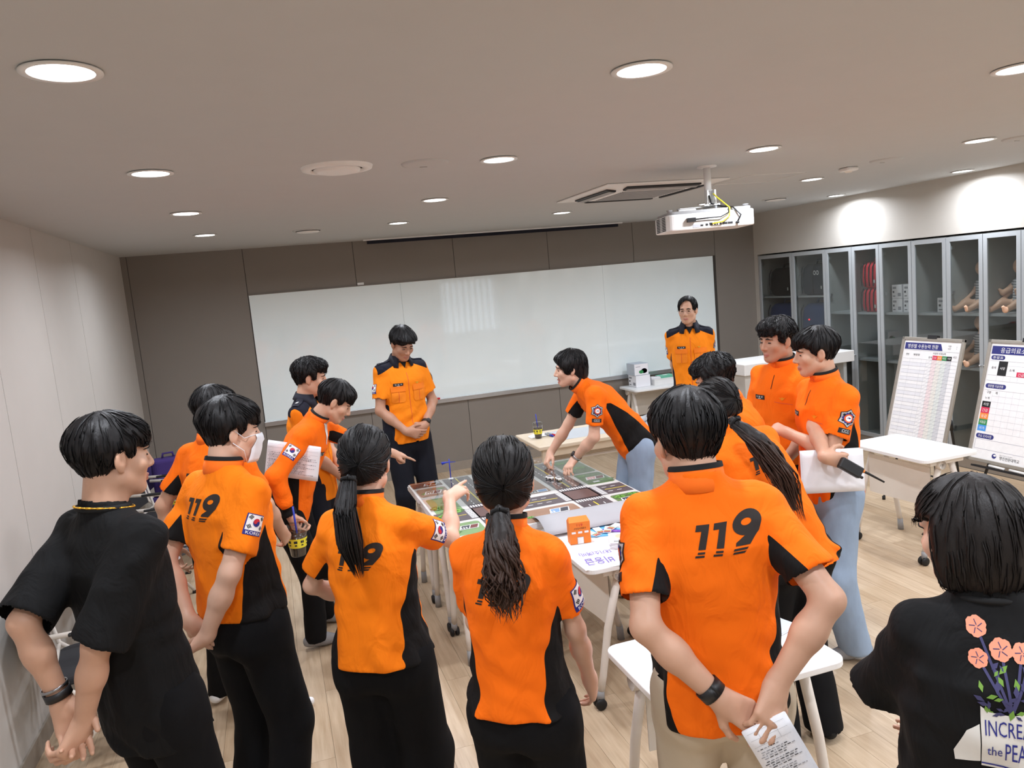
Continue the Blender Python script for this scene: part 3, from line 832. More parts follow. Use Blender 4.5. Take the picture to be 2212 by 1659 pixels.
# ------------------------------------------------------------------ cups of iced coffee
def cup(loc, label, tilt=(0, 0, 0), s=1.0, group='takeaway coffees'):
    o = tag(empty('coffee_cup', loc), label, 'cup', group)
    o.rotation_euler = tilt; o.scale = (s, s, s)
    MB().lathe([(.0001, .001), (.029, .001), (.031, .004), (.045, .118), (.047, .12)], n=28).build('cup_wall', 'clear_plastic', o)
    MB().lathe([(.0001, .003), (.0285, .003), (.0415, .098), (.0001, .098)], n=28).build('coffee', 'coffee', o)
    MB().lathe([(.048, .117), (.0485, .123), (.046, .128), (.044, .138), (.032, .144), (.0001, .145)], n=28).build('lid', 'clear_plastic', o)
    MB().tube([(.004, 0, .05), (-.006, .004, .215)], .0042, 10).build('straw', 'straw_blue', o)
    lb = MB().lathe([(.0367, .042), (.0418, .083)], n=28).build('paper_band', 'yellow_label', o)
    m = MB()
    for k in range(9):
        a = k * .7
        for zz, hh, da in ((.064, .011, .18), (.052, .006, .12)):
            r0 = .0367 + (zz - .042) * .1244 + .0006; r1 = r0 + hh * .1244
            m.add([(r0 * math.cos(a - da), r0 * math.sin(a - da), zz), (r0 * math.cos(a + da), r0 * math.sin(a + da), zz), (r1 * math.cos(a + da), r1 * math.sin(a + da), zz + hh), (r1 * math.cos(a - da), r1 * math.sin(a - da), zz + hh)], [(0, 1, 2, 3)])
    m.build('band_print', 'ink', lb)
    return o

# ------------------------------------------------------------------ beige tables at the back
def beige_table(x0, x1, y0, y1, h, label):
    o = tag(empty('seminar_table', ((x0 + x1) / 2, (y0 + y1) / 2, 0)), label, 'table')
    a, b = (x1 - x0) / 2, (y1 - y0) / 2
    MB().bx(-a, a, -b, b, h - .035, h).build('table_top', 'beige_wood', o, .008)
    for sx in (-1, 1):
        for sy in (-1, 1):
            lg = MB().bx(sx * (a - .06) - .02, sx * (a - .06) + .02, sy * (b - .05) - .02, sy * (b - .05) + .02, 0, h - .035).build('leg', 'beige_wood', o, .004)
    for sy in (-1, 1): MB().bx(-a + .06, a - .06, sy * (b - .05) - .015, sy * (b - .05) + .015, h - .10, h - .035).build('apron', 'beige_wood', o)
    for k in range(4): MB().tube([(-a + .06, -.18 + k * .1, h - .17 - .012 * k), (a - .06, -.18 + k * .1, h - .17 - .012 * k)], .009, 8).build('shelf_rod', 'desk_leg', o)
    for sx in (-.5, .5):
        MB().box((sx * a, -.03, h - .14), (.02, .36, .02)).build('rod_hanger', 'white_plastic', o)
    return o
beige_table(1.99, 3.38, 5.86, 6.50, .72, 'long pale wood table behind the leaning man')
cup((2.115, 6.22, .72), 'iced coffee cup standing on the pale wood table')
o = tag(MB().sheet([[(-.08, -.05, .001), (0, -.06, .006), (.08, -.05, .002)], [(-.09, .0, .004), (0, .0, .012), (.09, .01, .005)], [(-.07, .06, .002), (0, .055, .02), (.08, .06, .008)]]).build('napkin', 'paper'), 'crumpled white napkin behind the coffee on the pale table', 'napkin'); o.location = (2.14, 6.30, .721)
pen('marker_pen', 'blue-capped marker on the pale wood table', (2.21, 6.30, .73), (2.235, 6.17, .73), .009, 'grey_plastic', 'straw_blue', 'marker')
pen('marker_pen', 'red-capped marker on the pale wood table', (2.235, 6.31, .73), (2.265, 6.18, .73), .009, 'grey_plastic', 'red_print', 'marker')
plain('film_grey', (196, 202, 208), 0.25)
o = tag(MB().sheet([[(x_, y_, .001 + .002 * math.sin(x_ * 5)) for x_ in np.linspace(-.62, .55, 12)] for y_ in np.linspace(-.2, .2, 4)]).build('plastic_film', 'film_grey'), 'translucent grey plastic film spread over the pale wood table', 'film'); o.location = (2.86, 6.2, .721)
o = tag(MB().tube([(-.16, -.13, .03), (.16, .09, .03)], .028, 14).build('film_roll', 'film_grey'), 'rolled end of grey film on the pale wood table', 'film roll'); o.location = (3.12, 6.22, .72)

# things on the wall desk
o = box_thing('mask_carton', 'lower white carton on the wall desk', 'box', 4.06, 4.25, 8.16, 8.36, .721, .86, 'paper')
o = tag(empty('mask_carton', (4.15, 8.27, .862)), 'upper pale blue carton on the wall desk', 'box')
plain('pale_blue_card', (190, 200, 212), 0.6); MB().bx(-.10, .09, -.10, .10, 0, .14).build('carton', 'pale_blue_card', o, .003)
p = Print((0, -.1008, .07), (1, 0, 0), (0, 0, 1), .0006); p.rect(-.095, .085, -.065, .065, 'paper'); p.disc(.03, -.02, .04, .03, 'map_blue'); p.disc(-.01, -.03, .03, .02, 'green_print', 2); p.rect(-.08, -.02, .03, .036, 'ink_light', 2); p.build('carton_print', o)
o = tag(empty('storage_tray', (4.44, 8.24, .721)), 'clear white storage tray on the wall desk', 'tray')
m = MB(); m.bx(-.15, .15, -.11, .11, 0, .006)
for s in (-1, 1): m.bx(-.15, .15, s * .11 - .003, s * .11 + .003, 0, .07); m.bx(s * .15 - .003, s * .15 + .003, -.11, .11, 0, .07)
m.build('tray_shell', 'white_plastic', o); MB().bx(-.155, .155, -.116, -.106, .066, .076).bx(-.155, .155, .106, .116, .066, .076).build('tray_rim', 'white_plastic', o)
plain('mint_print', (120, 200, 170), 0.6)
o = tag(empty('glove_box', (4.49, 8.24, .735), .1), 'mint green glove box lying in the tray', 'box')
MB().bx(-.10, .10, -.06, .06, 0, .085).build('carton', 'mint_print', o, .003); MB().bx(-.03, .03, -.02, .02, .0852, .087).build('opening', 'white_print', o)
o = tag(empty('glove_box', (4.35, 8.22, .735), -.3), 'white tissue pack leaning in the tray', 'tissues'); MB().bx(-.06, .06, -.04, .05, 0, .08).build('pack', 'paper', o, .012); MB().bx(-.02, .02, -.01, .01, .08, .083).build('slit', 'paper_grey', o)

# white-fronted counter by the cabinets
o = tag(empty('counter_desk', (5.05, 6.75, 0)), 'white-topped grey desk in front of the far cabinets', 'desk')
MB().bx(-.62, .72, -.25, .25, .96, 1.075).build('desk_top', 'white_plastic', o, .006)
MB().bx(-.60, .10, -.22, .22, .06, .96).build('body', 'wall_beige', o, .004)
MB().bx(-.58, .08, -.20, .20, 0, .06).build('plinth', 'dark_plastic', o)
MB().bx(.62, .66, -.20, .20, 0, .96).build('side_leg', 'cabinet_inside', o)

# ------------------------------------------------------------------ easel boards
def easel(c_bot, lean, w, h, label, printer):
    """board facing -x, leaning back; c_bot = bottom centre"""
    o = tag(empty('easel_board', (c_bot[0], c_bot[1], 0)), label, 'easel board', 'framed boards on black easels')
    V = Vector((math.sin(lean), 0, math.cos(lean))); U = Vector((0, -1, 0)); N = U.cross(V)
    O = Vector((0, 0, c_bot[2]))
    M4 = Matrix(((U.x, V.x, N.x, O.x), (U.y, V.y, N.y, O.y), (U.z, V.z, N.z, O.z), (0, 0, 0, 1)))
    MB().box((0, h / 2, -.006), (w - .03, h - .03, .008), M4).build('board', 'white_plastic', o)
    m = MB()
    for s in (-1, 1):
        m.box((s * (w / 2 - .0125), h / 2, 0), (.025, h, .022), M4); m.box((0, h / 2 + s * (h / 2 - .0125), 0), (w, .025, .022), M4)
    m.build('frame', 'board_frame', o, .003)
    MB().box((0, h + .005, -.002), (.09, .03, .03), M4).box((0, -.03, .02), (w * .75, .014, .05), M4).build('clamp', 'dark_plastic', o)
    tp = O + V * (h + .02) - N * .03
    for k, (fx, fy) in enumerate(((-.06, .26), (-.06, -.26), (.50, 0))):
        mid = tp.lerp(Vector((fx, fy, 0)), .55)
        lg = MB().tube([tp, mid, (fx, fy, .02)], [.011, .011, .008], 10).build('leg', 'dark_plastic', o)
        MB().tube([tp.lerp(Vector((fx, fy, 0)), .52), tp.lerp(Vector((fx, fy, 0)), .58)], .017, 10).build('leg_lock', 'dark_plastic', lg)
        MB().tube([(fx, fy, .03), (fx, fy, .0)], .013, 10).build('rubber_foot', 'black_rubber', lg)
    MB().tube([(.02, .2, .28), (.02, -.2, .28)], .007, 8).build('cross_brace', 'dark_plastic', o)
    for k in range(2): MB().tube([(0, 0, 0), (0, .12, 0)], .009, 10).build('tray_marker', 'white_plastic', o).matrix_local = Matrix.Translation(M4 @ Vector((.02 + k * .16, -.014, .03))) @ Matrix.Rotation(.02, 4, 'X')
    p = Print(O + N * .0005, U, V, .0007)
    printer(p, w - .05, h - .05, h / 2)
    p.build('board_print', o)
    return o
plain('board_frame', (168, 162, 152), 0.4, 0.5)
plain('tint_red', (238, 222, 222), 0.6); plain('tint_yellow', (232, 230, 222), 0.6); plain('tint_green', (222, 228, 223), 0.6); plain('tint_grey', (212, 214, 217), 0.6); plain('row_grey', (230, 231, 235), 0.6); plain('line_grey', (160, 164, 176), 0.6)
def board_one(p, w, h, c):
    a, T = w / 2, c + h / 2
    p.rect(-a, a, c - h / 2, T, 'white_print', 0)
    p.poly([(-a + .01, T - .075), (.11, T - .075), (.085, T - .02), (-a + .01, T - .02)], 'navy_print')
    p.text('병원별 수용능력 현황', -.085, T - .048, .30, .034, 'white_print'); p.text('기준', .17, T - .035, .03, .014, 'ink'); p.text('시간', .17, T - .055, .03, .014, 'ink'); p.text(':', .235, T - .045, .004, .02, 'ink')
    p.rect(-a + .01, a - .01, T - .083, T - .081, 'ink_light')
    cols = [-a + .015, -.19, -.075, -.025, .035, .09, .145, .20, a - .015]
    p.text('연번', (cols[0] + cols[1]) / 2, T - .118, .03, .018, 'ink'); p.text('병원명', (cols[1] + cols[2]) / 2, T - .118, .06, .018, 'ink'); p.text('사상자 수용능력', .085, T - .098, .12, .016, 'ink'); p.text('합계', .005, T - .132, .032, .016, 'ink'); p.text('비고', .235, T - .118, .03, .018, 'ink')
    for k, (mat, s) in enumerate((('rose_print', '긴급'), ('orange_print', '응급'), ('green_print', '비응급'), ('black_print', '사망'))):
        x0 = cols[4] + k * .045 - .008
        p.rect(x0, x0 + .045, T - .15, T - .115, mat); p.text(s, x0 + .0225, T - .132, .03, .016, 'white_print')
        p.rect(x0, x0 + .045, c - h / 2 + .05, T - .152, ('tint_red', 'tint_yellow', 'tint_green', 'tint_grey')[k], 1)
    y = T - .152; n = 21; dy = (h - .152 - .05) / n
    for k in range(n + 1):
        yy = y - k * dy
        p.rect(-a + .012, a - .012, yy - .0006, yy + .0006, 'ink_light' if k in (0, 6, 9, 13, n) else 'line_grey', 2)
        if k < n:
            if k % 2: p.rect(-a + .012, cols[3], yy - dy, yy, 'row_grey', 1)
            for q in range(5):
                x0 = cols[3] + q * .045 + .007
                p.line((x0, yy - dy), (x0 + .045, yy), .001, 'line_grey', 2)
    for x in cols[1:4] + [cols[4] - .008 + .045 * q for q in range(5)]: p.rect(x - .0004, x + .0004, y - n * dy, y, 'line_grey', 2)
    p.disc(-.06, c - h / 2 + .022, .012, .012, 'navy_print'); p.disc(-.057, c - h / 2 + .025, .007, .005, 'white_print', 2); p.text('명진전문대학교', .03, c - h / 2 + .02, .11, .016, 'ink')
def board_two(p, w, h, c):
    a, T = w / 2, c + h / 2
    def pill(u0, u1, v, hh, s):
        p.poly([((u0 + u1) / 2 + x_, v + y_) for x_, y_ in round_rect(u1 - u0, hh, hh * .49, 5)], 'navy_print'); p.text(s, (u0 + u1) / 2, v, (u1 - u0) * .75, hh * .62, 'white_print')
    p.rect(-a, a, c - h / 2, T, 'white_print', 0)
    p.rect(-a + .01, .20, T - .08, T - .02, 'navy_print'); p.text('응급의료소 운영현황', -.02, T - .05, .37, .04, 'white_print')
    pill(-a + .015, -a + .125, T - .105, .032, '총괄표')
    y0 = T - .13
    for yy in (y0, y0 - .105, y0 - .145): p.rect(-a + .012, a - .012, yy - .0008, yy + .0008, 'ink_light')
    p.text('총계', -a + .05, y0 - .05, .035, .018, 'ink'); p.rect(-a + .085, -a + .155, y0 - .105, y0, 'black_print'); p.text('사망', -a + .12, y0 - .052, .04, .02, 'white_print'); p.text('소계', -a + .195, y0 - .06, .04, .018, 'ink')
    p.rect(-a + .155, a - .012, y0 - .031, y0 - .030, 'line_grey'); p.text('부상자', .07, y0 - .016, .06, .018, 'ink'); p.text('중상', .03, y0 - .052, .045, .018, 'ink')
    for k, (mat, s) in enumerate((('rose_print', '긴급'), ('orange_print', '응급'), ('green_print', '비응급'), ('sky_print', '귀가'))):
        x0 = -a + .235 + k * .07; p.rect(x0, x0 + .07, y0 - .105, y0 - .07, mat); p.text(s, x0 + .035, y0 - .088, .045, .02, 'white_print')
    for k in range(8): p.rect(-a + .085 + k * .0545, -a + .0858 + k * .0545, y0 - .145, y0 - .105, 'line_grey')
    pill(-a + .012, -a + .175, T - .315, .034, '병원별 이송현황')
    y1 = T - .345
    p.text('구분', -a + .05, y1 - .018, .035, .02, 'ink'); p.text('계', -a + .11, y1 - .018, .018, .02, 'ink'); p.text('누계', -a + .045, y1 - .06, .035, .018, 'ink')
    p.rect(-a + .012, a - .012, y1 - .0008, y1 + .0008, 'ink_light')
    for k, (mat, s) in enumerate((('black_print', '사망'), ('rose_print', '긴급'), ('orange_print', '응급'), ('green_print', '비응급'), ('sky_print', '귀가'))):
        yy = y1 - .085 - k * .044; p.rect(-a + .012, -a + .08, yy - .044, yy, mat); p.text(s, -a + .046, yy - .022, .045, .022, 'white_print')
        p.rect(-a + .08, a - .012, yy - .044, yy - .043, 'line_grey')
    p.rect(-a + .08, a - .012, y1 - .0425, y1 - .0415, 'line_grey'); p.rect(-a + .08, a - .012, y1 - .085, y1 - .084, 'line_grey')
    for k in range(9): p.rect(-a + .08 + k * .053, -a + .0806 + k * .053, y1 - .305, y1, 'line_grey')
    pill(-a + .012, -a + .155, T - .685, .034, '주요 조치사항')
    yb = c - h / 2 + .07
    for (u0, u1, v0, v1) in ((-a + .015, a - .015, yb, yb + .0012), (-a + .015, a - .015, T - .71, T - .7088), (-a + .015, -a + .0162, yb, T - .71), (a - .0162, a - .015, yb, T - .71)): p.rect(u0, u1, v0, v1, 'navy_print')
    p.disc(-.10, c - h / 2 + .035, .018, .018, 'navy_print'); p.disc(-.095, c - h / 2 + .04, .011, .007, 'white_print', 2); p.text('재난의료교육센터', -.01, c - h / 2 + .05, .10, .008, 'ink_light'); p.text('명진전문대학교', .02, c - h / 2 + .03, .15, .024, 'ink')
easel((4.80, 4.79, .50), math.radians(15), .60, .88, 'framed board with a hospital capacity grid on an easel', board_one)
easel((4.80, 3.98, .49), math.radians(15), .62, .90, 'framed board with coloured triage tables on an easel', board_two)

# ------------------------------------------------------------------ chairs along the left wall
def chair(loc, rz, label, seat_mat, back_mat, frame='desk_leg', caster=False, group='chairs by the left wall'):
    o = tag(empty('stacking_chair', loc, math.radians(rz)), label, 'chair', group)
    MB().prism(round_rect(.44, .42, .08, 5), .43, .465).build('seat', seat_mat, o, .012)
    rows = [[(x_, -.20 - .05 * q - .03 * math.cos(x_ * 4), .52 + .30 * q) for x_ in np.linspace(-.2, .2, 9)] for q in np.linspace(0, 1, 6)]
    rows2 = [[(v[0], v[1] - .022, v[2]) for v in r_] for r_ in rows]
    MB().sheet(rows).sheet([list(reversed(r_)) for r_ in rows2]).sheet([rows[0], rows2[0]]).sheet([rows2[-1], rows[-1]]).sheet([[rows[k][0] for k in range(6)], [rows2[k][0] for k in range(6)]]).sheet([[rows2[k][-1] for k in range(6)], [rows[k][-1] for k in range(6)]]).build('backrest', back_mat, o)
    for s in (-1, 1):
        x = s * .245
        MB().tube([(x, -.26, .80), (x, -.2, .48), (x, -.12, .40), (x, .02, .2), (x, .15, .02)], .0115, 10).build('side_frame', frame, o)
        lg = MB().tube([(x, .2, .66), (x, .17, .5), (x, -.06, .2), (x, -.24, .02)], .0115, 10).build('leg', frame, o)
        MB().tube([(x, .22, .66), (x, -.2, .69)], .0125, 10).build('arm_frame', frame, o)
        MB().box((x, .02, .682), (.035, .26, .02)).build('armrest', 'dark_plastic', o, .008)
        if caster:
            for yy in (-.25, .16): MB().lathe([(.0001, -.015), (.022, -.015), (.026, 0), (.022, .015), (.0001, .015)], n=14, M=Matrix.Translation((x, yy, .026)) @ Matrix.Rotation(PI / 2, 4, 'Y')).build('caster', 'black_rubber', lg)
        else:
            for yy in (-.25, .155): MB().box((x, yy, .008), (.03, .04, .016)).build('foot_cap', 'dark_plastic', lg)
    MB().tube([(-.245, .02, .41), (.245, .02, .41)], .01, 8).tube([(-.245, -.2, .47), (.245, -.2, .47)], .01, 8).build('cross_bar', frame, o)
    return o
plain('dark_seat', (34, 34, 38), 0.8, var=.15, scale=100); plain('grey_seat', (86, 88, 92), 0.6)
chair((-.98, 6.75, 0), -100, 'black-seated white-framed chair with a coffee cup on it', 'dark_seat', 'dark_seat')
chair((-.98, 7.45, 0), -95, 'purple chair in the far left corner', 'purple_cloth', 'purple_cloth')
chair((-.93, 5.75, 0), -90, 'grey chair with white clothes folded on its seat', 'grey_seat', 'grey_seat')
chair((-.93, 4.85, 0), -85, 'grey caster chair behind the man in the black T-shirt', 'grey_seat', 'dark_seat', 'grey_plastic', True)
chair((-.98, 4.05, 0), -80, 'white-framed chair hidden behind the man in the black T-shirt', 'dark_seat', 'dark_seat')
cup((-.93, 6.78, .466), 'iced coffee cup standing on a black chair seat', s=1.05)
# folded white clothes: layered soft slabs
o = tag(empty('folded_clothes', (-.86, 5.72, .466), .3), 'folded white clothes with an orange logo on the grey chair', 'clothes')
rg = random.Random(5)
for k in range(3):
    rows = [[(x_ + rg.uniform(-.006, .006), y_ + rg.uniform(-.006, .006), .012 + k * .022 + .012 * math.sin(x_ * 30 + k) * math.cos(y_ * 24 + k) - .02 * (abs(x_) > .14) - .02 * (abs(y_) > .1)) for x_ in np.linspace(-.17 + k * .02, .17, 10)] for y_ in np.linspace(-.125, .125 - k * .015, 8)]
    f_ = MB().sheet(rows).build('fold', 'white_cloth', o); sd = f_.modifiers.new('thick', 'SOLIDIFY'); sd.thickness = .012
p = Print((0.02, 0, .075), (1, 0, 0), (0, 1, 0), .001); p.disc(0, 0, .03, .014, 'orange_print'); p.build('logo_print', o)
o = tag(empty('laptop_bag', (-1.02, 7.42, .466), .2), 'dark purple backpack leaning on the corner chair', 'bag')
bag_rows = MB().prism(round_rect(.30, .16, .06, 5), 0, .34).build('body', 'purple_cloth', o, .03, 3); MB().tube([(-.05, 0, .33), (-.04, 0, .38), (.04, 0, .38), (.05, 0, .33)], .01, 8).build('handle', 'purple_cloth', o); MB().bx(-.11, .11, -.10, -.075, .04, .18).build('pocket', 'purple_cloth', o, .012)
# ------------------------------------------------------------------ people: signed-distance bodies meshed with surface nets
V3 = lambda *a: np.array(a, dtype=np.float64)
def nrm(v):
    v = np.asarray(v, float); return v / (np.linalg.norm(v) + 1e-12)
def smin(a, b, k):
    if k <= 0: return np.minimum(a, b)
    h = np.maximum(k - np.abs(a - b), 0) / k
    return np.minimum(a, b) - h * h * k * .25
def smax(a, b, k): return -smin(-a, -b, k)

_rng = np.random.RandomState(11)
_LAT = _rng.rand(32, 32, 32).astype(np.float32)
def vnoise(p):
    """smooth value noise in -1..1 at points p (...,3)"""
    i = np.floor(p).astype(np.int64); f = (p - i).astype(np.float32); f = f * f * (3 - 2 * f)
    i0 = i & 31; i1 = (i + 1) & 31
    g = lambda a, b, c: _LAT[a, b, c]
    x0, y0, z0 = i0[..., 0], i0[..., 1], i0[..., 2]; x1, y1, z1 = i1[..., 0], i1[..., 1], i1[..., 2]
    fx, fy, fz = f[..., 0], f[..., 1], f[..., 2]
    a = g(x0, y0, z0) * (1 - fx) + g(x1, y0, z0) * fx; b = g(x0, y1, z0) * (1 - fx) + g(x1, y1, z0) * fx
    c = g(x0, y0, z1) * (1 - fx) + g(x1, y0, z1) * fx; d = g(x0, y1, z1) * (1 - fx) + g(x1, y1, z1) * fx
    return ((a * (1 - fy) + b * fy) * (1 - fz) + (c * (1 - fy) + d * fy) * fz) * 2 - 1

class Cone:
    def __init__(s, a, b, ra, rb, k=.02, flat=None):
        s.a, s.b, s.ra, s.rb, s.k = np.asarray(a, float), np.asarray(b, float), ra, rb, k
        m = max(ra, rb) + .004
        s.lo = np.minimum(s.a, s.b) - m; s.hi = np.maximum(s.a, s.b) + m
    def __call__(s, p):
        d = s.b - s.a; L = d @ d
        q = p - s.a
        t = np.clip((q @ d) / (L + 1e-12), 0, 1)
        r = q - t[..., None] * d
        return np.sqrt((r * r).sum(-1)) - (s.ra + (s.rb - s.ra) * t)
class CutCone(Cone):
    """cone ended square at distance ln from o along d (an open sleeve)"""
    def __init__(s, a, b, ra, rb, k, o, d, ln):
        Cone.__init__(s, a, b, ra, rb, k); s.o, s.d, s.ln = o, d, ln
    def cone(s, p): return Cone.__call__(s, p)
    def __call__(s, p): return np.maximum(Cone.__call__(s, p), (p - s.o) @ s.d - s.ln)
class Ell:
    def __init__(s, c, r, M=None, k=.02):
        s.c, s.r, s.k = np.asarray(c, float), np.asarray(r, float), k
        s.M = np.eye(3) if M is None else np.asarray(M, float)     # rows = local axes
        m = np.abs(s.M.T) @ s.r + .004
        s.lo, s.hi = s.c - m, s.c + m
    def __call__(s, p):
        q = (p - s.c) @ s.M.T
        k0 = np.sqrt(((q / s.r) ** 2).sum(-1)); k1 = np.sqrt(((q / (s.r * s.r)) ** 2).sum(-1))
        return k0 * (k0 - 1) / (k1 + 1e-9)

class Grid:
    def __init__(s, lo, hi, h):
        s.h = h; s.lo = np.asarray(lo, float)
        s.n = np.maximum(np.ceil((np.asarray(hi) - s.lo) / h).astype(int) + 1, 4)
        s.f = np.full(s.n, 1.0, np.float32)
    def sl(s, lo, hi, m):
        a = np.clip(np.floor((lo - m - s.lo) / s.h).astype(int), 0, s.n - 1); b = np.clip(np.ceil((hi + m - s.lo) / s.h).astype(int) + 1, 1, s.n)
        return tuple(slice(i, j) for i, j in zip(a, b))
    def pts(s, sl=None):
        ax = [s.lo[i] + s.h * np.arange(s.n[i]) for i in range(3)]
        if sl is not None: ax = [ax[i][sl[i]] for i in range(3)]
        return np.stack(np.meshgrid(*ax, indexing='ij'), -1)
    def add(s, prim, op='u'):
        sl = s.sl(prim.lo, prim.hi, prim.k + 2.5 * s.h)
        if any(x.stop <= x.start for x in sl): return
        d = prim(s.pts(sl)).astype(np.float32)
        if op == 'u': s.f[sl] = smin(s.f[sl], d, prim.k)
        else: s.f[sl] = smax(s.f[sl], -d, prim.k)
    def sample(s, P, f=None):
        f = s.f if f is None else f
        g = np.clip((P - s.lo) / s.h, 0, s.n - 1.001); i = g.astype(int); t = g - i
        r = 0
        for dx in (0, 1):
            for dy in (0, 1):
                for dz in (0, 1):
                    w = (t[:, 0] if dx else 1 - t[:, 0]) * (t[:, 1] if dy else 1 - t[:, 1]) * (t[:, 2] if dz else 1 - t[:, 2])
                    r = r + w * f[i[:, 0] + dx, i[:, 1] + dy, i[:, 2] + dz]
        return r
    def grad(s, P, e=None):
        e = e or s.h
        g = np.stack([s.sample(P + np.eye(3)[k] * e) - s.sample(P - np.eye(3)[k] * e) for k in range(3)], -1)
        return g / (np.linalg.norm(g, axis=1, keepdims=True) + 1e-9)
    def mesh(s, smooth=1):
        f = s.f; neg = f < 0
        nx, ny, nz = s.n
        c = [neg[i:nx - 1 + i, j:ny - 1 + j, k:nz - 1 + k] for i in (0, 1) for j in (0, 1) for k in (0, 1)]
        cnt = sum(x.astype(np.int8) for x in c)
        act = (cnt > 0) & (cnt < 8)
        ci = np.argwhere(act)
        if len(ci) == 0: return np.zeros((0, 3)), np.zeros((0, 4), int)
        idx = np.full(act.shape, -1, np.int64); idx[act] = np.arange(len(ci))
        off = np.array([(i, j, k) for i in (0, 1) for j in (0, 1) for k in (0, 1)])
        val = np.stack([f[ci[:, 0] + o[0], ci[:, 1] + o[1], ci[:, 2] + o[2]] for o in off], 1)
        acc = np.zeros((len(ci), 3)); num = np.zeros(len(ci))
        for a in range(8):
            for b in range(a + 1, 8):
                if np.abs(off[a] - off[b]).sum() != 1: continue
                va, vb = val[:, a], val[:, b]; m = (va < 0) != (vb < 0)
                t = va[m] / (va[m] - vb[m])
                acc[m] += off[a] + t[:, None] * (off[b] - off[a]); num[m] += 1
        V = s.lo + (ci + acc / num[:, None]) * s.h
        F = []
        for ax in range(3):
            sa = [slice(None)] * 3; sb = [slice(None)] * 3; sa[ax] = slice(0, -1); sb[ax] = slice(1, None)
            na, nb = neg[tuple(sa)], neg[tuple(sb)]
            e = np.argwhere(na != nb)
            u, v = (ax + 1) % 3, (ax + 2) % 3
            ok = (e[:, u] > 0) & (e[:, v] > 0) & (e[:, u] < s.n[u] - 1) & (e[:, v] < s.n[v] - 1); e = e[ok]
            def cell(du, dv):
                q = e.copy(); q[:, u] += du; q[:, v] += dv; return idx[q[:, 0], q[:, 1], q[:, 2]]
            q = np.stack([cell(-1, -1), cell(0, -1), cell(0, 0), cell(-1, 0)], 1)
            flip = ~na[e[:, 0], e[:, 1], e[:, 2]]
            q[flip] = q[flip][:, ::-1]
            F.append(q)
        F = np.concatenate(F)
        F = F[(F >= 0).all(1)]
        for _ in range(smooth):
            S = np.zeros_like(V); N = np.zeros(len(V))
            for a, b in ((0, 1), (1, 2), (2, 3), (3, 0)):
                np.add.at(S, F[:, a], V[F[:, b]]); np.add.at(N, F[:, a], 1); np.add.at(S, F[:, b], V[F[:, a]]); np.add.at(N, F[:, b], 1)
            V = V * .5 + .5 * S / np.maximum(N, 1)[:, None]
        return V, F

def np_obj(name, V, F, mats, parent=None, attrs=None, smooth=True, fmat=None):
    """mesh object from numpy quads; drops unused vertices"""
    used = np.unique(F); rm = np.full(len(V), -1, np.int64); rm[used] = np.arange(len(used))
    V2 = V[used]; F2 = rm[F]
    me = bpy.data.meshes.new(name)
    me.vertices.add(len(V2)); me.vertices.foreach_set('co', V2.astype(np.float32).ravel())
    n = F2.shape[1]
    me.loops.add(len(F2) * n); me.loops.foreach_set('vertex_index', F2.astype(np.int32).ravel())
    me.polygons.add(len(F2)); me.polygons.foreach_set('loop_start', (np.arange(len(F2)) * n).astype(np.int32))
    me.polygons.foreach_set('use_smooth', np.full(len(F2), smooth))
    for m in mats: me.materials.append(MATS[m])
    if fmat is not None: me.polygons.foreach_set('material_index', fmat.astype(np.int32))
    me.update(calc_edges=True)
    for k, v in (attrs or {}).items():
        at = me.attributes.new(k, 'FLOAT', 'POINT'); at.data.foreach_set('value', np.asarray(v, np.float32)[used])
    o = bpy.data.objects.new(name, me); COL.objects.link(o)
    if parent is not None: o.parent = parent
    return o

# ---- materials of people
def skin_mat(name, rgb):
    t = NT(name)
    base = srgb(*rgb)
    nz = t.noise(28, 3, t.coord('Object'))
    c1 = t.mix(nz, tuple(c * .93 for c in base[:3]) + (1,), tuple(min(1, c * 1.05) for c in base[:3]) + (1,))
    at = t.n('ShaderNodeAttribute', attribute_name='lip')
    c2 = t.mix(at.outputs['Fac'], c1, srgb(176, 112, 100))
    t.set(c2, .5, Subsurface_Weight=.12, Subsurface_Scale=.01)
    t.b.inputs['Subsurface Radius'].default_value = (1.0, .4, .25)
    t.bump(t.noise(160, 2, t.coord('Object')), .05, .001)
skin_mat('skin_a', (202, 158, 132)); skin_mat('skin_b', (214, 172, 148)); skin_mat('skin_c', (186, 140, 114))
def cloth_mat(name, rgb, dark, rough=.85):
    """shirt cloth: main colour, with the side panels of a second colour where the 'panel' value is positive"""
    t = NT(name)
    a = srgb(*rgb); d = srgb(*dark)
    nz = t.noise(5, 3, t.coord('Object'))
    c1 = t.mix(nz, tuple(c * .95 for c in a[:3]) + (1,), tuple(min(1, c * 1.04) for c in a[:3]) + (1,))
    at = t.n('ShaderNodeAttribute', attribute_name='panel')
    fac = t.math('GREATER_THAN', at.outputs['Fac'], 0.0)
    t.set(t.mix(fac, c1, d), rough)
    t.b.inputs['Specular IOR Level'].default_value = .25
    wv = t.n('ShaderNodeTexNoise'); wv.inputs['Scale'].default_value = 7; wv.inputs['Detail'].default_value = 3; wv.inputs['Distortion'].default_value = 1.6
    t.l(t.coord('Object', (1.6, 1.6, .8)), wv.inputs['Vector'])
    t.bump(wv.outputs[0], .35, .03)
cloth_mat('orange_shirt', (250, 112, 8), (17, 15, 15))
cloth_mat('orange_pale_shirt', (250, 128, 12), (17, 15, 15))
cloth_mat('orange_uniform', (248, 138, 20), (24, 25, 38))
cloth_mat('black_shirt', (14, 14, 15), (14, 14, 15))
plain('flap_orange', (246, 128, 20), .85, var=.04)
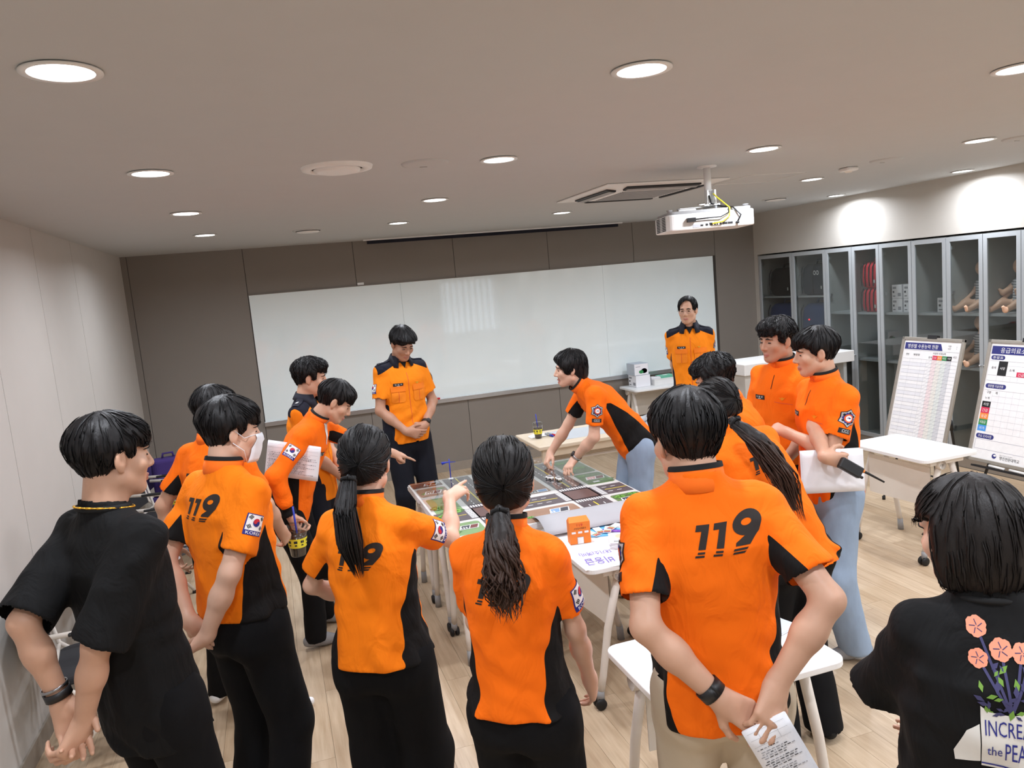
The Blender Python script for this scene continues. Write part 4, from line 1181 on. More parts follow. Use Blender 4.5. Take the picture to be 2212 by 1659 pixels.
def trouser_mat(name, rgb, var, scale, bump=.25):
    t = NT(name); a = srgb(*rgb)
    nz = t.noise(scale, 5, t.coord('Object', (1, 1, .35)), .65)
    t.set(t.mix(nz, tuple(c * (1 - var) for c in a[:3]) + (1,), tuple(min(1, c * (1 + var)) for c in a[:3]) + (1,)), .9)
    t.b.inputs['Specular IOR Level'].default_value = .2
    t.bump(t.noise(300, 2, t.coord('Object')), bump, .001)
trouser_mat('black_trousers', (15, 15, 17), .2, 10); trouser_mat('navy_trousers', (24, 26, 34), .2, 10)
trouser_mat('blue_jeans', (146, 164, 186), .3, 9); trouser_mat('beige_trousers', (196, 182, 160), .06, 8)
def hair_mat(name, rgb, tip=None):
    t = NT(name); a = srgb(*rgb)
    nz = t.noise(90, 4, t.coord('Object', (1, 1, .25)), .7)
    col = t.mix(nz, tuple(c * .5 for c in a[:3]) + (1,), tuple(c * 1.5 for c in a[:3]) + (1,))
    if tip:
        at = t.n('ShaderNodeAttribute', attribute_name='tip')
        col = t.mix(at.outputs['Fac'], col, srgb(*tip))
    t.set(col, .5)
    t.b.inputs['Specular IOR Level'].default_value = .3
    t.bump(nz, .6, .003)
hair_mat('hair_black', (19, 17, 18)); hair_mat('hair_soft', (27, 23, 22)); hair_mat('hair_brown', (19, 15, 14), (104, 72, 56))
plain('eye_dark', (28, 20, 18), .15); plain('brow_black', (32, 26, 24), .8); plain('steel', (150, 152, 156), .25, .95); plain('mask_white', (226, 230, 236), .8, bump=.1)
clear('lens_glass', (248, 250, 252), .02)
plain('shirt_orange_plain', (250, 112, 8), .85, var=.04); plain('uniform_orange_plain', (248, 138, 20), .85, var=.04)

def rotz(v, a):
    c, s = math.cos(a), math.sin(a); return V3(v[0] * c - v[1] * s, v[0] * s + v[1] * c, v[2])
def heading(deg):
    a = math.radians(deg); return V3(math.sin(a), math.cos(a), 0)

PROF_T = [-.40, -.25, -.12, 0, .2, .4, .6, .75, .87, .95, 1.0, 1.12]
M_A = [.148, .156, .160, .158, .142, .140, .154, .162, .148, .108, .074, .045]
M_B = [.105, .112, .118, .118, .104, .102, .112, .114, .092, .070, .058, .045]
F_A = [.155, .164, .164, .156, .128, .122, .134, .142, .130, .094, .064, .040]
F_B = [.108, .116, .116, .110, .094, .090, .104, .106, .084, .062, .052, .040]

class Person:
    def __init__(s, name, label, **k):
        s.__dict__.update(dict(h=1.75, pel=(0, 0), face=0, lean=0, side=0, twist=0, bend=.0, head=None, pitch=0, hroll=0, female=False, build=1.0,
                               shirt='orange_shirt', trousers='black_trousers', hem=-.16, tuck=False, sleeve=.72, loose=1.0, skin='skin_a', hair='short', hairmat='hair_black',
                               res=1.0, stance=.11, feet=None, sock='white_cloth', collar='stand', arms={}, legw=1.0, group=None, hs=1.0, hgap=0, neckfwd=.02, neckl=.070, slw=1.0, seed=0, floor=True))
        s.__dict__.update(k)
        s.name, s.label = name, label
        S = s.S = s.h / 1.75
        F = heading(s.face); R = V3(F[1], -F[0], 0)          # R = person's right
        s.F0, s.R0 = F, R
        hipz = .90 * S
        s.P0 = V3(s.pel[0], s.pel[1], hipz)
        L = .585 * S
        a, b = math.radians(s.lean), math.radians(s.side)
        s.A = nrm(V3(0, 0, 1) * math.cos(a) * math.cos(b) + F * math.sin(a) + R * math.sin(b))
        s.L = L
        s.N = s.P0 + s.A * L                                  # base of neck
        tw = math.radians(-s.twist)
        s.R1 = rotz(R, tw); s.R1 = nrm(s.R1 - s.A * (s.R1 @ s.A)); s.F1 = np.cross(s.A, s.R1)
        s.Rp = nrm(R - s.A * (R @ s.A)); s.Fp = np.cross(s.A, s.Rp)
        s.bendv = -s.Fp * s.bend * S                          # rounded back
        Aa, Bb = (F_A, F_B) if s.female else (M_A, M_B)
        w = s.build
        s.pa = np.array(Aa) * S * w; s.pb = np.array(Bb) * S * w
        shw = (.132 if s.female else .152) * S * (w * .5 + .5)
        up = s.L * .865
        base = s.P0 + s.A * up + s.cbend(.865)
        s.sh = {'R': base + s.R1 * shw, 'L': base - s.R1 * shw}
        # head frame
        hy = s.face if s.head is None else s.head
        hf = heading(hy); p = math.radians(s.pitch)           # pitch > 0 looks down
        HF = nrm(hf * math.cos(p) - V3(0, 0, 1) * math.sin(p)); HR = V3(hf[1], -hf[0], 0); HU = np.cross(HR, HF)
        r_ = math.radians(s.hroll); HR, HU = HR * math.cos(r_) - HU * math.sin(r_), HU * math.cos(r_) + HR * math.sin(r_)
        s.HM = np.stack([HR, HF, HU])                         # rows: right, forward, up
        hs = s.hs * (S * .35 + .65) * (.96 if s.female else 1.0); s.hsc = hs
        # skull base sits over the neck, head centre above it along its own up axis
        nb = s.N + s.cbend(1.0)
        neck_dir = nrm(s.A * .7 + HU * .5 + V3(0, 0, .3))
        sb = nb + neck_dir * s.neckl * S + s.F1 * s.neckfwd
        s.HC = sb + HU * .072 * hs + HF * .022 * hs
        s.nb, s.sb = nb, sb
        s.limbs = {}
        for side in 'RL': s.solve_arm(side)
        s.solve_legs()
    def cbend(s, t): return s.bendv * 4 * t * (1 - t) if 0 < t < 1 else s.bendv * 0
    def hp(s, x, y, z): return s.HC + s.hsc * (s.HM[0] * x + s.HM[1] * y + s.HM[2] * z)
    def loc(s, r, f, u):
        """point in body axes: right, forward, height above floor (for a 1.75 m person)"""
        return V3(s.pel[0], s.pel[1], 0) + (s.R0 * r + s.F0 * f + V3(0, 0, u)) * s.S
    def solve_arm(s, side):
        spec = dict(w=None, loc=None, hint=None, pose='relaxed', palm=None, fdir=None)
        spec.update(s.arms.get(side, {}))
        sg = 1 if side == 'R' else -1
        S = s.S
        l1, l2 = .285 * S, .25 * S
        sh = s.sh[side]
        if spec['w'] is not None: W = np.asarray(spec['w'], float)
        elif spec['loc'] is not None:
            q = spec['loc']; W = s.loc(q[0], q[1], q[2])
        else: W = sh + s.R0 * sg * .07 * S + s.F0 * .06 * S - V3(0, 0, .50 * S)
        hint = spec['hint']
        if hint is None: hint = (sg * .5, -.8, -.2)
        hv = s.R0 * hint[0] + s.F0 * hint[1] + V3(0, 0, hint[2])
        d = W - sh; D = np.linalg.norm(d); mx = (l1 + l2) * .995
        if D > mx: W = sh + d / D * mx; D = mx; d = W - sh
        dn = d / D
        a = (l1 * l1 - l2 * l2 + D * D) / (2 * D); hgt = math.sqrt(max(l1 * l1 - a * a, 1e-8))
        pv = nrm(hv - dn * (hv @ dn))
        E = sh + dn * a + pv * hgt
        fd = nrm(W - E) if spec['fdir'] is None else nrm(np.asarray(spec['fdir'], float))
        palm = -s.R0 * sg if spec['palm'] is None else np.asarray(spec['palm'], float)
        palm = nrm(palm - fd * (palm @ fd))
        s.limbs[side] = dict(S=sh, E=E, W=W, fd=fd, Z=-palm, pose=spec['pose'], sg=sg)
    def solve_legs(s):
        S = s.S; s.legs = {}
        for side, sg in (('R', 1), ('L', -1)):
            hip = s.P0 + s.R0 * sg * .088 * S * s.build - V3(0, 0, .02 * S)
            if s.feet and side in s.feet:
                q = s.feet[side]; ank = V3(q[0], q[1], .075 * S); fd = heading(q[2] if len(q) > 2 else s.face)
            else:
                ank = V3(s.pel[0], s.pel[1], .075 * S) + s.R0 * sg * s.stance * S - s.F0 * .02; fd = heading(s.face + sg * 10)
            d = ank - hip; D = np.linalg.norm(d); l1, l2 = .42 * S, .405 * S
            mx = (l1 + l2) * .999
            if D > mx: l1 *= D / mx * 1.001; l2 *= D / mx * 1.001
            dn = d / D; a = (l1 * l1 - l2 * l2 + D * D) / (2 * D); hgt = math.sqrt(max(l1 * l1 - a * a, 1e-8))
            pv = nrm(s.F0 - dn * (s.F0 @ dn)); K = hip + dn * a + pv * hgt
            s.legs[side] = dict(H=hip, K=K, A=ank, fd=fd)
    # ---- torso field in torso coordinates
    def tors(s, p):
        q = p - s.P0; t = (q @ s.A) / s.L
        tt = np.clip(t, 0, 1)
        q = q - (t * s.L)[..., None] * s.A - (4 * tt * (1 - tt))[..., None] * s.bendv
        w = tt[..., None]
        Rv = s.Rp * (1 - w) + s.R1 * w; Fv = s.Fp * (1 - w) + s.F1 * w
        x = (q * Rv).sum(-1); y = (q * Fv).sum(-1)
        return x, y, t
    def torso_sdf(s, p, a_, b_, tmin=-.38):
        x, y, t = s.tors(p)
        a = np.interp(t, PROF_T, a_); b = np.interp(t, PROF_T, b_)
        n = 2.3
        k = (np.abs(x / a) ** n + np.abs(y / b) ** n) ** (1 / n)
        d = (k - 1) * np.minimum(a, b)
        return smax(np.maximum(d, (t - 1.1) * s.L), (tmin - t) * s.L, .08 if tmin > -.3 else 0)
    def torso_prim(s, a_, b_, k=.03, tmin=-.38):
        o = lambda p: s.torso_sdf(p, a_, b_, tmin)
        class T: pass
        t = T(); m = .27 * s.S
        lo = np.minimum(s.P0 - s.A * s.L * .4, s.N) - m; hi = np.maximum(s.P0, s.N + s.A * .06) + m
        T.__call__ = lambda self, p: o(p)
        t.lo, t.hi, t.k = lo, hi, k
        return t

HANDS = {   # per finger (index, middle, ring, little): bend at the three joints in degrees; thumb: (spread, bend)
    'relaxed': ([(18, 28, 18), (24, 34, 20), (30, 38, 22), (34, 40, 24)], (0, 20)),
    'flat': ([(4, 8, 5), (4, 8, 5), (5, 9, 6), (6, 10, 6)], (10, 8)),
    'spread': ([(30, 35, 20), (34, 35, 20), (36, 38, 22), (40, 38, 22)], (25, 20)),
    'point': ([(4, 6, 4), (70, 85, 45), (75, 88, 48), (78, 88, 48)], (-12, 40)),
    'half_point': ([(10, 14, 8), (35, 45, 25), (45, 55, 30), (52, 58, 30)], (5, 22)),
    'gesture': ([(2, 5, 4), (22, 32, 20), (34, 42, 25), (42, 46, 26)], (14, 14)),
    'grip': ([(45, 50, 30), (50, 52, 32), (54, 54, 32), (58, 54, 32)], (15, 35)),
    'pinch': ([(48, 40, 22), (56, 50, 28), (62, 55, 30), (64, 55, 30)], (-5, 32)),
    'fist': ([(70, 85, 45), (72, 86, 45), (74, 88, 46), (76, 88, 46)], (-10, 45)),
}
def hand_prims(W, fd, Z, sg, pose, sc):
    """sg = +1 right hand. X towards the fingers, Z out of the back of the hand, Y to the thumb side"""
    X = fd; Y = np.cross(Z, X) * sg
    P = lambda x, y, z: W + sc * (X * x + Y * y + Z * z)
    fing, (tsp, tb) = HANDS[pose]
    out = []
    ky = [.030, .0105, -.0105, -.029]; kx = [.088, .092, .088, .080]
    seg = [(.042, .026, .020), (.046, .030, .021), (.043, .027, .020), (.034, .021, .018)]
    out.append(Cone(P(-.01, 0, 0), P(.03, .002, 0), .0245 * sc, .024 * sc, .02))
    for i in range(4):
        out.append(Cone(P(.012, ky[i] * .55, 0), P(kx[i], ky[i], .001), .0165 * sc, .0118 * sc, .014))
    for i in range(4):
        p = P(kx[i], ky[i], 0); ang = 0; fan = ky[i] * 1.6
        for j in range(3):
            ang += math.radians(fing[i][j])
            d = nrm(X * math.cos(ang) - Z * math.sin(ang) + Y * fan * max(0, math.cos(ang)))
            q = p + d * seg[i][j] * sc
            r0 = (.0098, .0088, .0078)[j] * sc * (.88 if i == 3 else 1); r1 = (.0088, .0078, .0066)[j] * sc * (.88 if i == 3 else 1)
            out.append(Cone(p, q, r0, r1, .003))
            p = q
    a0 = math.radians(42 + tsp)
    d = nrm(X * math.cos(a0) + Y * math.sin(a0) - Z * .35)
    p = P(.018, .022, -.008); q = p + d * .044 * sc
    out.append(Cone(p, q, .0165 * sc, .0125 * sc, .012)); p = q
    for j, (ln, r0, r1) in enumerate(((.033, .0115, .0100), (.027, .0100, .0078))):
        a0 -= math.radians(tb); d = nrm(X * math.cos(a0) + Y * math.sin(a0) - Z * (.35 + .1 * j))
        q = p + d * ln * sc; out.append(Cone(p, q, r0 * sc, r1 * sc, .004)); p = q
    return out

def build_person(s):
    S = s.S; base = V3(s.pel[0], s.pel[1], 0)
    rs = s.res
    hsc = s.hsc; HM = s.HM; hp = s.hp
    chunks = []
    E_ = lambda c, r, k=.012, M=HM: Ell(hp(*c), np.array(r) * hsc, M, k)
    C_ = lambda a, b, ra, rb, k=.012: Cone(hp(*a), hp(*b), ra * hsc, rb * hsc, k)
    # ---------- head and neck
    lo = np.minimum(s.HC - .15, s.nb - .11); hi = np.maximum(s.HC + .15, s.nb + .1)
    g = Grid(lo, hi, .0044 * rs)
    g.add(E_((0, -.016, .036), (.0735, .092, .080)))
    g.add(E_((0, .030, -.030), (.060, .062, .082), .02))
    g.add(C_((-.046, .004, -.058), (-.014, .062, -.092), .024, .021, .02)); g.add(C_((.046, .004, -.058), (.014, .062, -.092), .024, .021, .02))
    g.add(E_((0, .066, -.094), (.022, .018, .017), .015))
    for q in (-1, 1):
        g.add(E_((q * .040, .058, -.022), (.024, .022, .022), .02))
    g.add(C_((-.034, .077, .026), (.034, .077, .026), .011, .011, .016))
    for q in (-1, 1):
        g.add(E_((q * .031, .098, .004), (.017, .018, .011), .014), 's')
        g.add(E_((q * .031, .071, .002), (.0135, .0125, .0105), .006))
    g.add(C_((0, .086, .014), (0, .106, -.026), .0075, .0105, .010)); g.add(E_((0, .103, -.030), (.011, .011, .009), .006))
    for q in (-1, 1): g.add(E_((q * .0125, .094, -.033), (.0075, .009, .007), .006))
    lipo = .008 if getattr(s, 'talk', False) else 0
    for q in (-1, 1):
        g.add(C_((q * .003, .0935, -.0615), (q * .019, .083, -.0645), .0058, .004, .004)); g.add(C_((q * .003, .091, -.0725 - lipo), (q * .017, .082, -.0665 - lipo), .0066, .004, .004))
    g.add(C_((-.016, .097, -.0665 - lipo / 2), (.016, .097, -.0665 - lipo / 2), .0028 + lipo / 2, .0028 + lipo / 2, .002), 's')
    for q in (-1, 1):
        MR = HM.copy(); ca, sa = math.cos(q * .35), math.sin(q * .35)
        MR = np.stack([HM[0] * ca + HM[1] * sa, -HM[0] * sa + HM[1] * ca, HM[2]])
        g.add(E_((q * .077, -.008, -.004), (.0085, .019, .031), .006, MR))
        g.add(E_((q * .072, -.004, -.030), (.006, .010, .010), .006, MR))
        g.add(E_((q * .086, -.002, .002), (.0055, .011, .018), .004, MR), 's')
    nr = .056 * S * (.86 if s.female else 1.0) * (s.build * .5 + .5)
    g.add(Cone(hp(0, -.022, -.045), s.nb - s.A * .02, nr, nr * 1.12, .025))
    g.add(Cone(s.nb - s.A * .05 * S, s.nb - s.R1 * .07 * S - s.A * .075 * S, .045 * S, .04 * S, .03)); g.add(Cone(s.nb - s.A * .05 * S, s.nb + s.R1 * .07 * S - s.A * .075 * S, .045 * S, .04 * S, .03))
    V, F = g.mesh(1)
    dl = np.minimum(Cone(hp(-.016, .09, -.0655), hp(.016, .09, -.0655), .0, .0)(V), 9)
    lip = np.clip((.0115 + lipo - dl) / .005, 0, 1)
    chunks.append((V, F, lip)); s.hgrid = g
    # ---------- arms and hands
    for side in 'RL':
        L_ = s.limbs[side]
        if getattr(s, 'noarm', '') == side: continue
        thin = (.84 if s.female else 1.0) * (s.build * .6 + .4) * S
        E2W = L_['W'] - L_['E']
        pr = [Cone(L_['S'], L_['E'], .046 * thin, .036 * thin, .02), Cone(L_['E'], L_['E'] + E2W * .4, .0365 * thin, .038 * thin, .02), Cone(L_['E'] + E2W * .35, L_['W'], .038 * thin, .0255 * thin, .02)]
        pr += hand_prims(L_['W'], L_['fd'], L_['Z'], L_['sg'], L_['pose'], .98 * S * (.92 if s.female else 1))
        lo = np.min([p.lo for p in pr], 0) - .012; hi = np.max([p.hi for p in pr], 0) + .012
        g = Grid(lo, hi, .0049 * rs)
        for p in pr: g.add(p)
        V, F = g.mesh(1)
        chunks.append((V, F, np.zeros(len(V))))
    # ---------- torso and legs under the clothes
    lo = np.minimum(np.min([s.legs[q]['A'] for q in 'RL'], 0), s.N) - .28; hi = np.maximum(np.max([s.legs[q]['A'] for q in 'RL'], 0), s.N) + .28; lo[2] = 0
    g = Grid(lo, hi, .022)
    g.add(s.torso_prim(s.pa * .9, s.pb * .9, .04, -.2))
    for q in 'RL':
        L_ = s.legs[q]; w = s.legw ** .5 * S * .88
        g.add(Cone(L_['H'], L_['K'], .078 * w, .054 * w, .03)); g.add(Cone(L_['K'], L_['A'], .054 * w, .038 * w, .03)); g.add(Cone(L_['A'], L_['A'] + L_['fd'] * .14 * S - V3(0, 0, .045 * S), .036 * S, .024 * S, .02))
        g.add(Cone(s.nb - s.A * .06, s.sh[q], .04 * S, .045 * S, .03))
    V, F = g.mesh(1); chunks.append((V, F, np.zeros(len(V))))
    n = 0; Vs, Fs, Ls = [], [], []
    for V, F, l in chunks: Vs.append(V - base); Fs.append(F + n); Ls.append(l); n += len(V)
    body = np_obj(s.name, np.concatenate(Vs), np.concatenate(Fs), [s.skin], None, {'lip': np.concatenate(Ls)})
    body.location = base
    tag(body, s.label, 'person', s.group)
    s.obj = body; s.base = base
    # ---------- face parts
    for q in (-1, 1):
        m = MB(); c = hp(q * .031, .0812, .0025) - base
        vs_, fs = [], []
        n1, n2 = 12, 6
        for i in range(n2 + 1):
            for k in range(n1):
                th = PI * i / n2; ph = 2 * PI * k / n1
                vs_.append(c + hsc * (HM[0] * .0125 * math.sin(th) * math.cos(ph) + HM[2] * (.0036 * math.sin(th) * math.sin(ph)) + HM[1] * (.0042 * math.cos(th) - .03 * (.0125 * math.sin(th) * math.cos(ph) * q))))
        for i in range(n2):
            for k in range(n1): fs.append((i * n1 + k, i * n1 + (k + 1) % n1, (i + 1) * n1 + (k + 1) % n1, (i + 1) * n1 + k))
        m.add(vs_, fs, True).build('eye', 'eye_dark', body)
        pts = []
        for a in np.linspace(0, 1, 7):
            x = q * (.013 + .034 * a); z = .0225 + .006 * math.sin(a * PI) - .004 * a; y = .094 - .016 * a
            P_ = hp(x, y, z); 
            for _ in range(4):
                dd = s.hgrid.sample(P_[None])[0]; P_ = P_ - HM[1] * min(max(dd, -.01), .02)
            pts.append(P_ - base + HM[1] * .0008)
        MB().tube(pts, [.0018, .0034, .0038, .0038, .0034, .0026, .001], 6).build('eyebrow', 'brow_black', body)
    # ---------- trousers
    tw = s.legw
    lo = np.minimum(np.min([s.legs[q]['A'] for q in 'RL'], 0), s.P0) - .26 * S; hi = np.maximum(np.max([s.legs[q]['A'] for q in 'RL'], 0), s.P0) + .28 * S; lo[2] = .0; hi[2] = s.P0[2] + .30 * S
    g = Grid(lo, hi, .0118 * rs)
    ka = s.pa + (.014 if s.tuck else .001); kb = s.pb + (.016 if s.tuck else .002)
    g.add(s.torso_prim(ka, kb, .05, -.20))
    for q in 'RL':
        L_ = s.legs[q]
        kn, an = (.076 + .012 * (tw - 1) * 4) * S * s.build, (.062 + .024 * (tw - 1) * 3) * S
        foot = V3(L_['A'][0], L_['A'][1], .02)
        g.add(Cone(L_['H'] + V3(0, 0, .01), L_['K'], .099 * S * s.build, kn, .045)); g.add(Cone(L_['K'], foot, kn, an, .03))
    ii = np.nonzero(g.f < .05); P = g.lo + np.stack(ii, -1) * g.h; fv = g.f[ii]
    band = np.abs(fv) < .05; pb = P[band] - base
    fv[band] += (.0055 * vnoise(pb * V3(15, 15, 5) + s.seed * 3.1) + .003 * vnoise(pb * V3(30, 30, 16) + s.seed)).astype(np.float32)
    d0 = g.f.copy(); d0[ii] = fv
    t = ((P - s.P0) @ s.A) / s.L
    cut = np.maximum((t - (.20 if s.tuck else .12)) * s.L, .042 - P[:, 2])
    g.f[ii] = np.maximum(fv, cut.astype(np.float32))
    V, F = g.mesh(1)
    keep = g.sample(V, d0) > -.006
    F = F[keep[F].sum(1) >= 3]
    s.trous = np_obj('trousers', V - base, F, [s.trousers], body)
    # ---------- socks
    for q in 'RL':
        L_ = s.legs[q]; a = L_['A']; fd = L_['fd']
        pr = [Cone(V3(a[0], a[1], .05) - fd * .045 * S, V3(a[0], a[1], .045) + fd * .06 * S, .036 * S, .037 * S, .02), Cone(V3(a[0], a[1], .042) + fd * .05 * S, V3(a[0], a[1], .026) + fd * .165 * S, .038 * S, .024 * S, .02), Cone(V3(a[0], a[1], .05), V3(a[0], a[1], .16), .036 * S, .036 * S, .02)]
        lo = np.min([p.lo for p in pr], 0) - .01; lo[2] = -.006; hi = np.max([p.hi for p in pr], 0) + .01
        g = Grid(lo, hi, .010 * rs)
        for p in pr: g.add(p)
        g.f = np.maximum(g.f, (.002 - g.pts()[..., 2]).astype(np.float32))
        V, F = g.mesh(1); np_obj('sock', V - base, F, [s.sock], body)
    # ---------- shirt
    build_shirt(s)
    build_hair(s)
    return body

def build_shirt(s):
    S, base, body = s.S, s.base, s.obj
    lz = s.loose
    add = .013 * lz * S
    a_ = s.pa + add * np.interp(PROF_T, [-.4, .3, .7, 1.0], [1.25, 1.5, 1.0, .25]); b_ = s.pb + add * np.interp(PROF_T, [-.4, .3, .7, 1.0], [1.5, 1.7, 1.0, .25])
    if not s.female: a_[3:6] = np.maximum(a_[3:6], s.pa[2] * .98 + add * .7)
    arms = {}
    pr = [s.torso_prim(a_, b_, .035)]
    for q in 'RL':
        L_ = s.limbs[q]; d = nrm(L_['E'] - L_['S']); ul = np.linalg.norm(L_['E'] - L_['S'])
        th = (.9 if s.female else 1.0) * S * (s.build * .6 + .4)
        if s.sleeve <= 1:
            e = L_['S'] + d * ul * min(1.0, s.sleeve + .25)
            pr.append(CutCone(L_['S'] - d * .005, e, .058 * th * (s.slw * .5 + .5), (.056 + .008 * lz) * th * s.slw, .03, L_['S'], d, s.sleeve * ul)); arms[q] = (L_['S'], d, ul, None)
        else:
            wd = nrm(L_['W'] - L_['E']); wl = np.linalg.norm(L_['W'] - L_['E'])
            pr.append(Cone(L_['S'], L_['E'], .061 * th, .054 * th, .03)); pr.append(CutCone(L_['E'], L_['W'] + wd * .03, .054 * th, .038 * th, .03, L_['E'], wd, wl - .004)); arms[q] = (L_['S'], d, ul, L_)
        pr.append(Cone(s.nb - s.A * .030 * S, L_['S'] + s.A * .004 * S, .052 * S, .053 * th, .03))
    lo = np.min([p.lo for p in pr[1:]] + [np.minimum(s.P0 - s.A * .2, s.N) - .20], 0) - .03; hi = np.max([p.hi for p in pr[1:]] + [np.maximum(s.P0, s.N) + .20], 0) + .03
    g = Grid(lo, hi, .0082 * s.res)
    for p in pr: g.add(p)
    ii = np.nonzero(g.f < .045); P = g.lo + np.stack(ii, -1) * g.h; fv = g.f[ii]
    x, y, t = s.tors(P)
    ql = np.stack([x, y, t * s.L], -1)
    low = np.clip((.75 - t) / .5, 0, 1)
    # drapes: long vertical folds low on the back, diagonal pulls at the waist, crumple on the sleeves
    fold = .011 * low * vnoise(ql * V3(16, 16, 3.6) + s.seed * 7.7) + .0085 * low * np.sin((ql[:, 2] * 1.0 + ql[:, 0] * .8) * 55 + 4 * vnoise(ql * 6 + s.seed)) * np.clip(vnoise(ql * 7 + 9 + s.seed), 0, 1) + .0045 * vnoise(ql * 20 + s.seed * 3)
    fold = fold + .006 * (1 - low) * vnoise(ql * V3(9, 14, 22) + s.seed * 5) * np.clip(np.abs(x) / .1 - .6, 0, 1)
    fv = fv + np.where(fv > -.045, fold * min(1.25, .6 + .4 * lz), 0).astype(np.float32)
    hem = .075 if s.tuck else s.hem
    cut = (hem - t) * s.L
    nk = P - (s.nb + s.A * .030 * S); nd = nrm(s.A + s.F1 * .35)
    cut = np.maximum(cut, np.where(np.sqrt(((nk - (nk @ s.A)[..., None] * s.A) ** 2).sum(-1)) < .13 * S, nk @ nd, -1))
    d0 = g.f.copy(); d0[ii] = fv
    g.f[ii] = np.maximum(fv, cut.astype(np.float32))
    V, F = g.mesh(1)
    keep = g.sample(V, d0) > -.0055
    dtv = s.torso_sdf(V, a_, b_)
    for p in pr:
        if isinstance(p, CutCone):
            al = (V - p.o) @ p.d
            keep &= ~((np.abs(al - p.ln) < .9 * g.h) & (p.cone(V) < -.006) & (dtv > .004))
    F = F[keep[F].sum(1) >= 3]
    # colour panels
    x, y, t = s.tors(V)
    dt = s.torso_sdf(V, a_, b_)
    panel = np.full(len(V), -.05)
    if s.collar in ('stand', 'uniform'):
        arm_d = np.full(len(V), 9.0); ps = np.full(len(V), -.05)
        for q in 'RL':
            S0, d, ul, L_ = arms[q]
            da = Cone(S0 + d * .03, S0 + d * ul * min(s.sleeve, 1), .062 * S, .064 * S)(V)
            if L_ is not None: da = np.minimum(da, Cone(L_['E'], L_['W'], .05 * S, .04 * S)(V))
            rel = V - S0; al = rel @ d
            rad = rel - al[:, None] * d; rad /= (np.linalg.norm(rad, axis=1, keepdims=True) + 1e-9)
            sg = 1 if q == 'R' else -1
            inn = -s.R1 * sg - s.F1 * .25; inn = nrm(inn - d * (inn @ d))
            th = np.interp(al / ul, [.15, .3, s.sleeve], [1.0, .8, .45])
            pz = ((rad @ inn) - th) * .07
            if s.collar == 'uniform': pz -= .05
            m = da < arm_d; arm_d[m] = da[m]; ps[m] = pz[m]
        w = np.interp(t, [s.hem, .1, .45, .68, .74], [.112, .098, .060, .022, -.02]) * S
        pt = w - np.abs(y + .006)
        pt = np.where(np.abs(x) > .07, pt, -.05)
        wgt = np.clip((dt - arm_d) / .02 + .5, 0, 1)
        panel = pt * (1 - wgt) + ps * wgt
        if s.sleeve > 1:      # black cuffs
            for q in 'RL':
                L_ = s.limbs[q]; dd = nrm(L_['W'] - L_['E']); al = (V - L_['W']) @ dd
                panel = np.maximum(panel, np.where(np.linalg.norm(V - L_['W'], axis=1) < .11, al + .055, -.05))
        if s.collar == 'uniform':
            ax = np.abs(x)
            yk = (t - np.interp(ax, [0, .06 * S, .20 * S], [.985, .955, .845])) * s.L
            sh_o = .05
            for q in 'RL': yk = np.minimum(yk, .012 - (V - s.sh[q]) @ nrm(s.limbs[q]['E'] - s.limbs[q]['S']) * .8) if False else yk
            out = np.maximum(ax - .200 * S, -1)
            yk = np.minimum(yk, -out)
            panel = np.maximum(panel, yk)
    s.shirt_obj = np_obj('shirt', V - base, F, [s.shirt], body, {'panel': panel})
    s.bvh = BVHTree.FromPolygons([tuple(v) for v in (V - base)], [tuple(int(i) for i in f) for f in F])
    s.a_, s.b_ = a_, b_
    # collar
    if s.collar in ('stand', 'uniform', 'crew'):
        n = 28; nr = .062 * S * (.9 if s.female else 1) * (s.build * .5 + .5)
        c0 = s.nb - base + s.A * .022 * S
        nd = nrm(s.sb - s.nb)
        def ring(r, up, fwd, open_=0.0):
            out = []
            for k in range(n + 1):
                a = -PI + 2 * PI * k / n            # a = 0 at the back
                rad = -s.F1 * math.cos(a) + s.R1 * math.sin(a)
                fr = (1 - math.cos(a)) / 2           # 1 in front
                out.append(c0 + rad * r * (1 + .10 * fr) + nd * (up - .028 * S * fr) + s.F1 * fwd)
            return out
        if s.collar == 'stand':
            rows = [ring(nr * 1.0, -.03 * S, .004), ring(nr * 1.12, .004 * S, .005), ring(nr * 1.10, .036 * S, .006)]
            co = MB().sheet(rows).build('collar', 'shirt_orange_plain' if 'uniform' not in s.shirt else 'uniform_orange_plain', s.shirt_obj)
            m = co.modifiers.new('thick', 'SOLIDIFY'); m.thickness = .003
            rim = MB().sheet([ring(nr * 1.125, .033 * S, .006), ring(nr * 1.115, .046 * S, .007), ring(nr * 1.06, .047 * S, .007), ring(nr * 1.03, .0 * S, .005)]).build('collar_trim', 'black_cloth', s.shirt_obj)
        elif s.collar == 'crew':
            MB().tube(ring(nr * 1.07, .002 * S, .004), .008 * S, 8, False).build('collar', 'black_cloth', s.shirt_obj)
        else:
            rows = [ring(nr * 1.05, -.006 * S, .004), ring(nr * 1.08, .034 * S, .006)]
            fall = []
            for k in range(n + 1):
                a = -PI + 2 * PI * k / n; fr = (1 - math.cos(a)) / 2
                rad = -s.F1 * math.cos(a) + s.R1 * math.sin(a)
                pt_ = 1.0 if abs(abs(a) - 2.45) < .25 else .0
                fall.append(c0 + rad * nr * (1.30 + .30 * fr + .25 * pt_) - nd * (.010 * S + .045 * fr * S + .03 * pt_ * S) + s.F1 * (.012 + .016 * fr))
            gap = [k for k in range(n + 1) if abs(-PI + 2 * PI * k / n) < 2.85]
            co = MB().sheet([[r[k] for k in gap] for r in (rows[0], rows[1], fall)]).build('collar', 'navy_cloth', s.shirt_obj)
            m = co.modifiers.new('thick', 'SOLIDIFY'); m.thickness = .003

